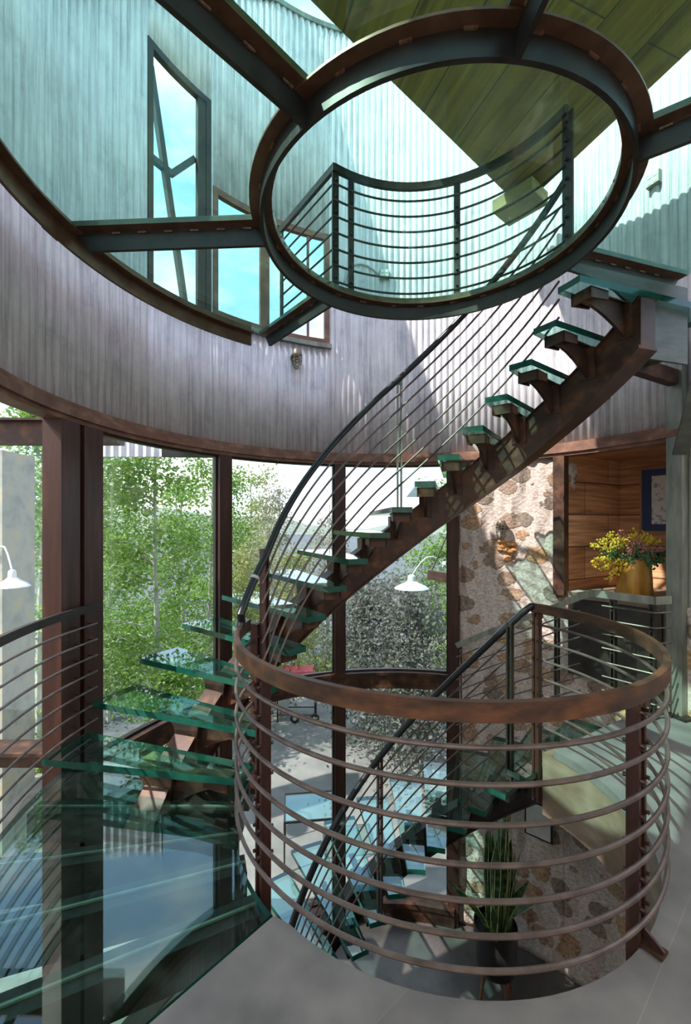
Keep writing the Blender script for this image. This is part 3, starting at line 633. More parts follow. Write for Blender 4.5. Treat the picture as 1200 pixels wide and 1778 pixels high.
# ------------------------------------------------------------------ glass floor overhead
gf = thing('glass_floor', 'glass floor overhead on a rusty steel ring with radiating spokes', 'glass floor', (UP[0], UP[1], 3.44))
ZS0, ZS1, ZF = 3.443, 3.55, 3.595
def rim_at(a):       # distance from UP to the rim circle along angle a
    dx, dy = UP[0] - RIM[0], UP[1] - RIM[1]; ca, sa = math.cos(rad(a)), math.sin(rad(a)); b = dx * ca + dy * sa; c = dx * dx + dy * dy - 2.19 ** 2
    return -b + math.sqrt(b * b - c)
mb = MB(); mb.arc(UP, 0.955, 1.08, 0, 360, ZS1, ZS1 + .012, 96); mb.arc(UP, 0.955, 0.966, 0, 360, ZS1 + .012, ZF, 96); mb.build('ring_flange', M['brown_steel'], gf)
mb = MB(); mb.arc(UP, 1.000, 1.022, 0, 360, ZS0, ZS1, 96); mb.build('ring_web', M['dark'], gf)
mb = MB()
for i in range(26):
    a = 360 * i / 26 + rnd.uniform(-1, 1); b = a + rnd.uniform(2.2, 3.2)
    mb.arc(UP, 0.991, 1.0, a, b, ZS1 - .009, ZS1, 3); mb.arc(UP, 1.022, 1.031, a + 2, b + 2, ZS1 - .009, ZS1, 3)
mb.build('weld_beads', M['weld'], gf)
SP = [226.5, 177.0, 129.0, 276.0, -33.5, 17.8]
for a in SP:
    ro = rim_at(a) - 0.005
    if a == 177.0: ro += 0.16
    p0, p1 = pol(UP, .968, a), pol(UP, ro, a)
    mb = MB(); mb.beam((*p0, (ZS1 + .013 + ZF) / 2), (*p1, (ZS1 + .013 + ZF) / 2), 0.13, ZF - ZS1 - .013); s = mb.build('spoke', M['brown_steel'], gf)
    p0, p1, p2 = pol(UP, 1.02, a), pol(UP, rim_at(a) - 0.03, a), pol(UP, rim_at(a) - 0.10, a)
    mb = MB(); nn = (-math.sin(rad(a)), math.cos(rad(a)), 0)
    mb.slab([(*p0, ZS0), (*p2, ZS0), (*p1, ZS1), (*p0, ZS1)], nn, 0.022); mb.build('web', M['dark'], s)
    mb = MB(); n = 6
    for i in range(n):
        r0 = 1.1 + (rim_at(a) - 1.25) * i / n; q0, q1 = pol(UP, r0, a), pol(UP, r0 + .05, a)
        for sd in (-1, 1): mb.beam((q0[0] + nn[0] * .017 * sd, q0[1] + nn[1] * .017 * sd, ZS1 - .006), (q1[0] + nn[0] * .017 * sd, q1[1] + nn[1] * .017 * sd, ZS1 - .006), .008, .009)
    mb.build('weld_beads', M['weld'], s)
mb = MB(); mb.arc(RIM, 2.18, 2.20, 128.5, 378, ZS0, ZF + .03, 110); mb.arc(RIM, 2.12, 2.18, 128.5, 378, ZF - 0.05, ZF - .036, 110); mb.build('rim_beam', M['brown_steel'], gf)
# panes
def sector(a0, a1, r0, inset=0.02):
    n = 14; p = []; w = .068
    for i in range(n + 1): r = rim_at((a0 + a1) / 2) ; q = math.degrees(w / r); a = a0 + q + (a1 - a0 - 2 * q) * i / n; p.append(pol(UP, rim_at(a) - 0.014, a))
    q = math.degrees(w / r0)
    for i in range(n + 1): a = a1 - q - (a1 - a0 - 2 * q) * i / n; p.append(pol(UP, r0, a))
    return p
GG = 'glass panes of the floor overhead'
for a0, a1, lab in ((129.0, 177.0, 'small sector pane of green glass overhead between the stair opening and the left spoke'), (177.0, 226.5, 'sector pane of green glass overhead under the tall upper window'),
                    (226.5, 276.0, 'sector pane of green glass overhead at top centre left of the timber soffit'), (276.0, 326.5, 'sector pane of green glass overhead at top right under the boards'), (326.5, 377.8, 'sector pane of green glass overhead at the right of the ring')):
    mb = MB(); mb.prism(sector(a0, a1, .968), ZS1 + .013, ZF - .002, 0, 0); mb.build('glass_pane', [M['glass_deck'], M['glass_edge']], gf)
mb = MB(); mb.prism([pol(UP, .953, 360 * i / 72) for i in range(72)], ZF - .034, ZF - .002, 0, 0); mb.build('glass_pane', [M['glass_deck'], M['glass_edge']], gf)['label'] = 'round pane inside the ring'
ZG = ZF
# guard rail on the glass floor
ug = thing('guard_rail', 'curved guard rail standing on the glass floor overhead, seen through the round pane', 'railing', (UP[0], UP[1], ZG))
ZT = 4.61
mb = MB(); mb.arc(UP, 1.035, 1.065, 20, 126, ZT - .06, ZT, 40); a_, b_ = pol(UP, 1.04, 126), pol(UP, 1.98, 126); mb.beam((*a_, ZT - .03), (*b_, ZT - .03), .03, .06); mb.build('top_rail', M['dark'], ug)
for j in range(7):
    z = ZT - 0.13 * (j + 1) - .02; mb = MB(); mb.tube([(*pol(UP, 1.97, 126), z), (*pol(UP, 1.5, 126), z)] + [hel(UP, 1.05, a, z) for a in [126 - 3 * i for i in range(36)]], 0.0085, 6); mb.build('rod', M['dark'], ug)
for a, w in ((125, .06), (117, .05), (68, .05), (20, .085)):
    x, y = pol(UP, 1.06, a); mb = MB(); mb.box((x, y, (ZG + ZT - .06) / 2), (0.014, w, ZT - .06 - ZG), rad(a)); mb.box((x, y, ZG + .006), (.08, .1, .012), rad(a))
    for j in range(7):
        for s in (-1, 1): bolt(mb, (x, y, ZT - .13 * (j + 1) + .01), (s * math.cos(rad(a)), s * math.sin(rad(a)), 0), .011, .03)
    mb.build('post', M['dark'], ug)
x, y = pol(UP, 1.94, 126); mb = MB(); mb.box((x, y, (ZG + ZT - .06) / 2), (.014, .05, ZT - .06 - ZG), rad(36)); mb.build('post', M['dark'], ug)
# timber landing of the storey above
tl = thing('timber_landing', 'boarded underside of the upper landing seen through the glass floor', 'landing', (1.8, 3.0, 5.3))
P0 = (1.95, 4.80)
mb = MB(); mb.prism([P0, (0.36, 3.42), (-0.62, 2.55), (-0.95, 0.3), (3.0, 0.3), (3.08, 1.9), (2.62, 3.0)], 5.24, 5.30); mb.build('soffit_boards', M['soffit'], tl)
for a_, b_ in (((1.9, 4.72), (-0.60, 2.52)), ((1.97, 4.72), (3.0, 2.0)), ((1.1, 3.9), (2.0, 1.0)), ((0.3, 3.2), (1.0, 0.7))):
    mb = MB(); mb.beam((*a_, 5.39), (*b_, 5.39), .12, .18); mb.build('joist', M['beam_wood'], tl)
mb = MB(); mb.box((1.86, 4.62, 5.17), (.34, .44, .13), rad(40)); mb.build('corner_block', M['beam_wood'], tl)
mb = MB(); mb.beam((-0.55, 2.6, 5.12), (-0.95, 0.4, 5.12), .22, .22); mb.build('edge_beam', M['beam_wood'], tl)

# ------------------------------------------------------------------ wall fittings
def caged_light(a, z, r, lab):
    x, y = pol(SILO, r, a); t = thing('caged_wall_light', lab, 'wall light', (x, y, z)); n = Vector((-math.cos(rad(a)), -math.sin(rad(a)), 0))
    p = Vector((x, y, z)); q = p + n * .085
    mb = MB(); mb.tube([p, p + n * .03], .062, 14); mb.tube([p + n * .03, p + n * .06, q + Vector((0, 0, .03))], .03, 10); mb.lathe(q, [(0, .085), (.045, .08), (.055, .05), (.055, .02), (0, .02)], 16); mb.build('mount', M['bronze'], t)
    mb = MB(); mb.lathe(q, [(.045, .02), (.046, -.05), (.04, -.1), (.02, -.13), (0, -.135)], 16); mb.build('globe', M['lampglass'], t)
    mb = MB()
    for zz, rr_ in ((0.0, .058), (-.05, .058), (-.1, .05)): mb.tube([(q.x + rr_ * math.cos(i * PI / 8), q.y + rr_ * math.sin(i * PI / 8), q.z + zz) for i in range(16)], .005, 5, close=True)
    for i in range(6):
        c_, s_ = math.cos(i * PI / 3), math.sin(i * PI / 3); mb.tube([(q.x + c_ * r0, q.y + s_ * r0, q.z + zz) for r0, zz in ((.058, .03), (.058, -.05), (.05, -.1), (.03, -.14), (0.0, -.15))], .0045, 5)
    mb.build('cage', M['bronze'], t); return t
caged_light(116.8, 3.78, 2.66, 'caged bronze wall light on the corrugated wall below the upper window')
caged_light(59.6, 1.70, 2.64, 'caged dark wall light on the stone wall beside the niche')
mb = MB(); 
for i in range(16):
    aa = 58.6 + rnd.uniform(-1.9, 1.6); zz = 1.42 + rnd.uniform(-.12, .16); x, y = pol(SILO, 2.655, aa); s = rnd.uniform(.03, .06)
    mb.lathe((x, y, zz), [(0, -s * .8), (s * .8, -s * .4), (s, 0), (s * .7, s * .5), (0, s * .7)], 7)
mb.build('iron_stone', M['rust_stain'], wall_r)['label'] = 'rust orange stone'
def outlet(a, z, lab, conduit=False):
    x, y = pol(SILO, 2.655, a); t = thing('outlet_box', lab, 'electrical outlet', (x, y, z)); n = Vector((-math.cos(rad(a)), -math.sin(rad(a)), 0)); tt = Vector((-n.y, n.x, 0))
    mb = MB(); mb.box((x + n.x * .025, y + n.y * .025, z), (.05, .12, .115), rad(a)); mb.build('box', M['galv'], t)
    mb = MB(); mb.box((x + n.x * .053, y + n.y * .053, z), (.008, .112, .108), rad(a)); pl = mb.build('cover_plate', M['box_ivory'], t)
    mb = MB()
    for s in (-1, 1):
        for u in (-1, 1):
            c_ = Vector((x, y, z)) + n * .056 + tt * (s * .026) + Vector((0, 0, u * .026)); mb.tube([c_, c_ + n * .005], .017, 10)
    mb.build('socket', M['white'], pl)
    if conduit:
        mb = MB(); mb.tube([hel(SILO, 2.64, a + 1.2, z)] + [hel(SILO, 2.64, a + 1.2 + 1.1 * i, z + .13 * math.sin(i / 9 * PI * .93)) for i in range(1, 9)] + [hel(SILO, 2.64, a + 11.3, z - .12)], .012, 8); mb.build('conduit', M['steel_light'], t)
outlet(91.5, 4.97, 'ivory outlet box with a bent conduit on the upper corrugated wall', True)
outlet(25.8, 5.02, 'pale outlet box on the corrugated wall at the upper right')
# framed board and pipes hanging on the lower stone wall
x, y = pol(SILO, 2.52, 50)
fb = thing('framed_board', 'white faced framed board hung on the lower stone wall behind the plant', 'picture', (x, y, -1.82))
n_ = Vector((-math.cos(rad(50)), -math.sin(rad(50)), 0))
mb = MB(); mb.box((x, y, -1.62), (.03, .30, .40), rad(50)); mb.build('frame', M['dark'], fb)
mb = MB(); mb.box((x + n_.x * .017, y + n_.y * .017, -1.62), (.006, .26, .36), rad(50)); mb.build('board', M['offwhite'], fb)
mb = MB()
for s_ in (-1, 1): mb.tube([(x - n_.y * .04 * s_, y + n_.x * .04 * s_, -1.42), (x - n_.y * .04 * s_, y + n_.x * .04 * s_, -.75)], .012, 8)
mb.build('hanging_rods', M['dark'], fb)
# ------------------------------------------------------------------ niche contents
vx, vy = 3.02, 4.52
v = thing('vase', 'golden brown wooden stump vase standing on the niche ledge', 'vase', (vx, vy, 0.99))
prof = [(0, 0), (.155, 0), (.165, .02), (.158, .18), (.15, .30), (.145, .385), (.125, .385), (.12, .28), (0, .27)]
mb = MB(); nn = 28; kk = []
for r, z in prof:
    kk.append(mb.add([(vx + r * (1 + .05 * math.sin(3 * j * 2 * PI / nn + 1) + .03 * math.sin(7 * j * 2 * PI / nn)) * math.cos(2 * PI * j / nn), vy + r * (1 + .05 * math.sin(3 * j * 2 * PI / nn + 1)) * math.sin(2 * PI * j / nn), .99 + z) for j in range(nn)]))
for i in range(len(prof) - 1):
    for j in range(nn): mb.face([kk[i] + j, kk[i] + (j + 1) % nn, kk[i + 1] + (j + 1) % nn, kk[i + 1] + j], 0, True)
mb.build('body', M['vase'], v)
fl = thing('flower_bouquet', 'bouquet of yellow and pink dried flowers in the wooden vase', 'flowers', (vx, vy, 1.33))
VL = Vector((-0.83, 0.55, 0)); VF = Vector((-0.55, -0.83, 0))     # sideways and towards the viewer
def spray(mb, tip, mi_stem, nb, sz, spread, seed):
    r_ = random.Random(seed); b = Vector((vx, vy, 1.34)); tip = Vector(tip)
    mid = b.lerp(tip, .5) + Vector((0, 0, .05)); mb.tube([b, mid, tip], .004, 5, mi_stem)
    for i in range(nb):
        u = r_.uniform(.45, 1.05); p = b.lerp(mid, min(1, u * 2)) if u < .5 else mid.lerp(tip, (u - .5) * 2)
        w = spread * (1.15 - u) + .012
        p = p + Vector((r_.gauss(0, w), r_.gauss(0, w), r_.gauss(0, w))); s = sz * r_.uniform(.6, 1.3)
        mb.lathe(p, [(0, -s), (s * .8, -s * .3), (s * .75, s * .4), (0, s)], 5)
def tipat(side, fwd, up): return Vector((vx, vy, 1.34)) + VL * side + VF * fwd + Vector((0, 0, up))
Y = [(.30, .05, .23), (.38, .1, .17), (.22, .0, .28), (.33, .12, .02), (.36, .15, -.03), (.22, .16, -.16), (.02, .05, .30), (-.08, .0, .30), (-.14, .05, .25), (-.20, 0, .22), (.12, .1, .24), (.27, .18, -.06)]
mb = MB(); [spray(mb, tipat(*q), 0, 46, .013, .035, i) for i, q in enumerate(Y)]; mb.build('yellow_spray', M['yellow'], fl)
Pk = [(.13, .02, .32), (.02, .1, .20), (-.08, .12, .17), (-.2, .1, .15), (-.28, .08, .16), (.05, .14, .12), (-.03, .08, .23)]
mb = MB(); [spray(mb, tipat(*q), 0, 40, .012, .03, 50 + i) for i, q in enumerate(Pk)]; mb.build('pink_spray', M['pink'], fl)
G_ = [(.2, .12, .07), (-.1, .15, .05), (-.22, .1, .05), (.05, .16, .03), (-.3, 0, .1), (.28, 0, .1), (-.15, .15, .0), (0, .12, .13)]
mb = MB(); [spray(mb, tipat(*q), 0, 50, .015, .045, 90 + i) for i, q in enumerate(G_)]; mb.build('greenery', M['green'], fl)
d = Vector((far[0] - cor[0], far[1] - cor[1], 0)).normalized(); nr = Vector((-d.y, d.x, 0)); nr = nr if nr.dot(Vector((-1, -1, 0))) > 0 else -nr
pc = Vector((cor[0], cor[1], 0)) + d * .60 + nr * .05
pf = thing('framed_picture', 'framed print with navy mat hanging in the timber niche', 'picture', (pc.x, pc.y, 2.03)); rz = math.atan2(d.y, d.x)
def bx(mb, c, w, h, t_): mb.box((c.x, c.y, c.z), (w, t_, h), rz)
pc.z = 2.02
mb = MB()
for s in (-1, 1):
    q = pc + d * (s * .325); bx(mb, q, .02, .76, .03); q = pc + Vector((0, 0, s * .37)); bx(mb, q, .65, .02, .03)
mb.build('frame', M['frame_gold'], pf)
mb = MB(); bx(mb, pc + nr * .0, .63, .72, .012); mb.build('mat', M['navy'], pf)
mb = MB(); bx(mb, pc + nr * .008, .42, .56, .006); mb.build('print', M['paper'], pf)

# ------------------------------------------------------------------ plant on the lower floor
px_, py_ = 1.60, 4.62
sp = thing('potted_plant', 'tall snake plant in a black pot on wooden legs on the lower floor', 'plant', (px_, py_, ZL))
mb = MB(); mb.lathe((px_, py_, ZL), [(0, .33), (.15, .33), (.2, .36)] + [(.205 + .02 * i / 10 + (.004 if i % 2 else 0), .38 + .042 * i) for i in range(11)] + [(.215, .80), (.205, .74), (0, .74)], 30); mb.build('pot', M['pot'], sp)
mb = MB(); mb.lathe((px_, py_, ZL), [(0, .755), (.2, .745)], 20); mb.build('soil', M['soil'], sp)
for i in range(4):
    a = 20 + 90 * i; mb = MB(); mb.tube([(*pol((px_, py_), .14, a), ZL + .40), (*pol((px_, py_), .20, a), ZL)], [.022, .014], 8); mb.build('leg', M['copper_leg'], sp)
mb = MB(); r_ = random.Random(3)
leaves = []
for i in range(30):
    a = r_.uniform(0, 360); r0 = r_.uniform(0.01, .14); h = r_.uniform(.65, 1.2); leaves.append((a, r0, h, r_.uniform(.02, .12), r_.uniform(.045, .07)))
leaves += [(200, .1, .5, .42, .055), (20, .1, .32, .45, .05), (330, .08, .62, .25, .05), (250, .1, .55, .3, .05)]
leaves += [(0, .06, 1.42, .06, .06)]
for a, r0, h, lean, w in leaves:
    bx0, by0 = pol((px_, py_), r0, a); la = rad(a + r_.uniform(-30, 30)); tw = r_.uniform(0, PI); prev = None; n = 9
    for j in range(n + 1):
        u = j / n; ww = w * (0.6 + .55 * u) if u < .6 else w * .93 * (1 - ((u - .6) / .4) ** 1.7) + .002
        th = tw + u * .9; c_ = Vector((bx0 + math.cos(la) * lean * u ** 1.5, by0 + math.sin(la) * lean * u ** 1.5, ZL + .74 + h * u)); e = Vector((math.cos(th), math.sin(th), 0)); f_ = Vector((-math.sin(th), math.cos(th), 0))
        cur = mb.add([c_ - e * ww, c_ - e * (ww * .86) + f_ * (ww * .16), c_ + f_ * (ww * .34), c_ + e * (ww * .86) + f_ * (ww * .16), c_ + e * ww, c_ + f_ * (ww * .2)])
        if prev is not None:
            for q, mi in ((0, 1), (1, 0), (2, 0), (3, 1), (4, 0), (5, 0)): mb.face([prev + q, prev + (q + 1) % 6, cur + (q + 1) % 6, cur + q], mi, True)
        prev = cur
mb.build('leaves', [M['sansev'], M['sansev_edge']], sp)

# ------------------------------------------------------------------ outdoors
mb = MB()
def gz(x, y):
    if y < 14 and x > -6.5: return -3.95 if x > -2.4 or y < 9 else -4.2
    if y < 9.5: b = -3.42
    elif y < 17: b = -3.42 - (y - 9.5) * 0.42
    else: b = -6.6
    if x > 0: b = b + (-3.42 - b) * min(1, x / 4.0) * (1 if y < 22 else 0.0)
    return b
nx, ny = 80, 70; k = {}
for i in range(nx + 1):
    for j in range(ny + 1):
        x = -26 + 60 * i / nx; y = -4 + 31 * j / ny; k[i, j] = mb.add([(x, y, gz(x, y) + .08 * math.sin(x * 1.3 + y) + .06 * math.sin(y * 2.1 - x * .7))])
for i in range(nx):
    for j in range(ny): mb.face([k[i, j], k[i + 1, j], k[i + 1, j + 1], k[i, j + 1]], 0, True)
struct(mb.build('ground', M['ground']), 'grassy bank outside', 'ground')
mb = MB(); mb.prism([(-400, 15), (400, 15), (500, 420), (-500, 420)], -6.5, -6.2); struct(mb.build('lake', M['water']), 'pale grey lake beyond the trees', 'lake')
mb = MB(); n = 90; k = []
for i in range(n + 1):
    x = -420 + 840 * i / n; h = 13 + 7 * math.sin(i * .21 + 1) + 4 * math.sin(i * .53) + 1.2 * math.sin(i * 2.1) + (16 if x < -60 else 0) * min(1, (-60 - x) / 120 if x < -60 else 0)
    h *= 0.62
    k.append(mb.add([(x, 330, -7), (x, 352, -6 + h * .6), (x, 380, -5 + h), (x, 430, -7)]))
for i in range(n):
    for j in range(3): mb.face([k[i] + j, k[i + 1] + j, k[i + 1] + j + 1, k[i] + j + 1], 0, True)
struct(mb.build('hill', M['hill']), 'low hazy hill across the lake', 'hill')
# flagstone patio
mb = MB(); mb.prism([(-6.2, -1.0), (-2.3, -1.0), (-2.3, 4.4), (-1.6, 5.9), (6.5, 5.9), (6.5, 13.2), (1.2, 14.0), (-1.8, 13.2), (-3.0, 9.6), (-4.5, 6.4), (-6.2, 4.6)], -3.7, -3.36); o = mb.build('patio', M['flag']); struct(o, 'pale flagstone patio outside the lower glass wall', 'patio')
# rocks by the left bank
for i, (x, y, s, lab) in enumerate(((-3.5, 6.9, .75, 'pale rounded boulder outside below the first glass tread'), (-4.6, 6.6, .62, 'pale boulder outside behind the double post'), (-2.8, 7.9, .5, 'small pale boulder on the bank behind the low treads'), (-5.3, 5.6, .8, 'brown boulder outside under the left window'))):
    mb = MB(); r_ = random.Random(i); n1, n2 = 9, 14; k = {}
    for a in range(n1 + 1):
        for b in range(n2):
            th = PI * a / n1; ph = 2 * PI * b / n2; rr_ = s * (1 + .13 * math.sin(3 * ph + i) * math.sin(th) + .1 * math.sin(5 * th + 2 * ph))
            k[a, b] = mb.add([(x + rr_ * math.sin(th) * math.cos(ph), y + rr_ * .8 * math.sin(th) * math.sin(ph), -3.0 + rr_ * .75 * math.cos(th) + (.35 if i < 2 else 0))])
    for a in range(n1):
        for b in range(n2): mb.face([k[a, b], k[a + 1, b], k[a + 1, (b + 1) % n2], k[a, (b + 1) % n2]], 0, True)
    tag(mb.build('boulder', M['rock']), lab, 'boulder')
def crown_leaves(mb, centers, nleaf, size, r_, sig, flat=.7):
    for i in range(nleaf):
        c_, w = centers[r_.randrange(len(centers))]
        p = c_ + Vector((r_.gauss(0, sig * w), r_.gauss(0, sig * w), r_.gauss(0, sig * w * flat)))
        s = size * r_.uniform(.6, 1.25); e = Vector((r_.gauss(0, 1), r_.gauss(0, 1), r_.gauss(0, .7))).normalized(); f_ = e.cross(Vector((r_.gauss(0, 1), r_.gauss(0, 1), r_.gauss(0, 1)))).normalized()
        g = e.cross(f_)
        n = mb.add([p - e * s, p + f_ * (s * .62) + g * (s * .15), p + e * s, p - f_ * (s * .62) + g * (s * .15)]); mb.face([n, n + 1, n + 2, n + 3], 0, False)
def tree(x, y, zb, h, cw, nleaf, lab, leaf='leaf', bark='bark', tr=.09, size=.055, low=.18, seed=0, lean=(0, 0), group=None, name='aspen_tree', nbr=40, sig=.155):
    r_ = random.Random(seed); t = thing(name, lab, 'tree', (x, y, zb), group)
    P = [Vector((x + lean[0] * u + .06 * math.sin(u * 5 + seed), y + lean[1] * u, zb - .3 + (h + .3) * u)) for u in [i / 8 for i in range(9)]]
    mb = MB(); mb.tube(P, [tr * (1 - .8 * i / 8) for i in range(9)], 8); cen = []
    for i in range(nbr):
        u = low + (1 - low) * r_.random(); p = P[min(7, int(u * 8))].lerp(P[min(8, int(u * 8) + 1)], (u * 8) % 1); a = r_.uniform(0, 2 * PI)
        l_ = cw * (1.1 - .75 * (u - low) / (1 - low)) * r_.uniform(.5, 1.1); q = p + Vector((math.cos(a) * l_, math.sin(a) * l_, l_ * r_.uniform(.1, .6)))
        mb.tube([p, p.lerp(q, .5) + Vector((0, 0, l_ * .08)), q], [tr * .22, tr * .15, tr * .05], 5); cen += [(p.lerp(q, .55), .8), (q, 1.0), (p.lerp(q, .8), 1.0)]
    mb.build('trunk', M[bark], t); mb = MB(); crown_leaves(mb, cen, nleaf, size, r_, sig * cw); mb.build('crown', M[leaf], t); return t
def bush(x, y, zb, rx, h, nleaf, lab, leaf, seed, size=.05, group=None, bark='bark_dark', name='shrub'):
    r_ = random.Random(seed); t = thing(name, lab, 'shrub', (x, y, zb), group); mb = MB(); cen = []
    for i in range(26):
        a = r_.uniform(0, 2 * PI); l_ = rx * math.sqrt(r_.random()); top = Vector((x + math.cos(a) * l_, y + math.sin(a) * l_ * .7, zb + h * r_.uniform(.35, 1.0) * (1 - .35 * l_ / rx)))
        b = Vector((x + r_.uniform(-.15, .15), y + r_.uniform(-.15, .15), zb - .15)); m_ = b.lerp(top, .55) + Vector((r_.uniform(-.1, .1), 0, .1))
        mb.tube([b, m_, top], [.03, .018, .006], 5); cen += [(top, 1), (m_.lerp(top, .5), 1), (m_, .9)]
    mb.build('stems', M[bark], t); mb = MB(); crown_leaves(mb, cen, nleaf, size, r_, .17 * max(rx, h * .5)); mb.build('foliage', M[leaf], t)
tree(-4.35, 10.0, -4.2, 8.2, 1.75, 9000, 'slender aspen with a straight pale trunk right of the double post', seed=1, tr=.10, low=.25)
tree(-5.9, 8.3, -3.5, 7.5, 1.4, 6500, 'pale aspen trunk with light leaves outside the left window', seed=2, tr=.12, low=.3, lean=(.25, 0))
tree(-4.2, 13.5, -5.2, 9.0, 1.9, 7500, 'second slender aspen left of the low tread post', seed=3, tr=.10, low=.2)
tree(-3.5, 8.6, -4.3, 3.2, .7, 2200, 'small aspen sapling just right of the double post', seed=4, tr=.03, low=.1, size=.045)
tree(-7.4, 13.0, -5.0, 9.5, 2.4, 7500, 'broad green aspen behind the double post', seed=5, tr=.12, low=.15)
tree(-2.6, 12.0, -4.6, 5.6, 1.4, 5500, 'yellow green young tree behind the low tread post', leaf='leaf_yellow', seed=6, tr=.06, low=.12)
tree(-3.2, 21.0, -6.4, 9.6, 2.2, 5200, 'pale thin leaved tree left of the rising handrail', leaf='leaf_pale', seed=8, tr=.12, low=.15, size=.075, group='pale trees by the lake')
tree(-0.9, 23.0, -6.4, 9.2, 1.7, 3200, 'bare looking pale tree behind the rising handrail', leaf='leaf_pale', seed=9, tr=.12, low=.2, size=.075, group='pale trees by the lake')
tree(-5.3, 24.0, -6.4, 10.5, 2.6, 6000, 'tall pale green tree far left by the lake', leaf='leaf_yellow', seed=10, tr=.14, low=.15, size=.085, group='pale trees by the lake')
tree(-1.9, 16.0, -5.4, 5.8, 1.7, 5200, 'bushy yellow green tree under the rising handrail', leaf='leaf_yellow', seed=11, tr=.06, low=.08, size=.06)
tree(-11.5, 20.0, -6.4, 12, 3.2, 6500, 'large green tree by the lake behind the left window', seed=12, tr=.16, low=.12, size=.085)
tree(3.6, 14.5, -3.5, 6.4, 1.9, 8000, 'bright green tree beyond the pale lamp at the end of the glass wall', leaf='leaf', seed=13, tr=.1, low=.2, size=.06)
for i, (x, y, h, cw) in enumerate(((-9.5, 17.5, 9.5, 2.6), (-14.5, 22.0, 11, 3.2), (-7.6, 19.5, 10, 2.6), (-6.4, 17.0, 9.0, 2.3), (-17.5, 25.0, 12, 3.4))):
    tree(x, y, -6.3, h, cw, 5200, 'green tree in the row by the lake behind the aspens', seed=60 + i, tr=.13, low=.06, size=.085, group='row of green trees by the lake')
tree(1.55, 9.2, -3.4, 3.6, 1.25, 13000, 'grey leaved crab apple tree outside the right end of the glass wall', leaf='leaf_grey', bark='bark_dark', seed=14, tr=.08, low=.12, size=.05, name='crab_apple_tree', sig=.3)
tree(0.55, 10.6, -3.4, 3.5, 1.1, 8000, 'second grey leaved crab apple tree behind the middle post', leaf='leaf_grey', bark='bark_dark', seed=15, tr=.07, low=.1, size=.05, name='crab_apple_tree', sig=.3)
bush(-0.7, 15.0, -4.6, 1.5, 2.6, 5000, 'yellow green shrub behind the red grill', 'leaf_yellow', 21, .055)
bush(-5.6, 7.6, -3.4, .7, 1.6, 2600, 'low green shrub outside the left window', 'leaf', 22, .045)
bush(-3.6, 11.2, -4.2, 1.3, 1.9, 3800, 'green shrub on the bank behind the low glass treads', 'leaf', 23, .05)
bush(-2.0, 14.0, -5.0, 1.4, 2.2, 3800, 'lime shrub on the bank left of the red grill', 'leaf_yellow', 24, .055)
bush(2.9, 12.4, -3.4, 1.3, 2.2, 4200, 'green shrub at the far edge of the patio', 'leaf', 25, .05)

# stone pier and lamps outside
mb = MB(); mb.box((-4.98, 6.2, -.5), (.62, .62, 6.5)); o = mb.build('stone_pier', M['pier']); tag(o, 'lichen stained stone pier outside the left window', 'pier')
def gooseneck(x, y, z, r, lab, m, arm):
    t = thing('gooseneck_lamp', lab, 'outdoor lamp', (x, y, z))
    mb = MB(); mb.lathe((x, y, z), [(r, 0), (r * .96, .015), (r * .75, .05), (r * .45, .085), (r * .25, .12), (r * .22, .2), (r * .14, .22), (0, .22)], 26); mb.lathe((x, y, z), [(r, 0), (r * .7, .04), (r * .2, .09), (0, .1)], 26); mb.build('shade', m, t)
    mb = MB(); mb.tube([(x, y, z + .2)] + [(x + arm[0] * u, y + arm[1] * u, z + .2 + .32 * math.sin(u * PI * .8)) for u in (.15, .3, .5, .7, .85, 1)], .011, 8); mb.build('arm', m, t)
    mb = MB(); q = (x + arm[0], y + arm[1], z + .2 + .32 * math.sin(PI * .8)); mb.tube([q, (q[0] + arm[0] * .08, q[1] + arm[1] * .08, q[2])], .05, 12); mb.build('wall_plate', m, t)
gooseneck(-4.31, 5.6, .93, .2, 'white dome gooseneck lamp on the stone pier', M['white'], (-.42, .28))
gooseneck(1.07, 7.0, .70, .28, 'pale teal dome lamp hanging outside the right glass pane', M['teal_enamel'], (.5, .0))
mb = MB(); mb.beam((1.35, 7.0, .93), (2.3, 6.4, .80), .13, .15); ob = thing('timber_bracket', 'dark timber bracket with a tie rod holding the pale teal lamp', 'bracket', (1.6, 7.0, .9)); mb.build('arm', M['rust'], ob)
mb = MB(); mb.tube([(1.4, 7.0, 1.0), (2.2, 6.9, 2.9)], .012, 6); mb.build('tie_rod', M['dark'], ob)
mb = MB(); mb.box((2.5, 6.7, 0.6), (.4, .5, 8.0)); tag(mb.build('stone_pier', M['stone']), 'stone pier outside carrying the timber bracket', 'pier')
ev = thing('porch_eave', 'pale corrugated porch eave with dark gutter outside beside the double post', 'eave', (-3.8, 7.2, 3.0))
mb = MB(); n = 60; k = []
for i in range(n + 1): x = -4.6 + 1.55 * i / n; k.append(mb.add([(x, 7.2 + .02 * math.cos(i * 1.2), 2.86), (x, 7.2 + .02 * math.cos(i * 1.2), 3.7), (x, 7.26 + .02 * math.cos(i * 1.2), 3.7), (x, 7.26 + .02 * math.cos(i * 1.2), 2.86)]))
for i in range(n):
    for j in range(4): mb.face([k[i] + j, k[i + 1] + j, k[i + 1] + (j + 1) % 4, k[i] + (j + 1) % 4], 0, True)
mb.build('siding', M['corrug'], ev)
mb = MB(); mb.beam((-3.05, 7.2, 2.93), (-2.2, 7.6, 2.98), .16, .14); mb.build('gutter', M['dark'], ev)
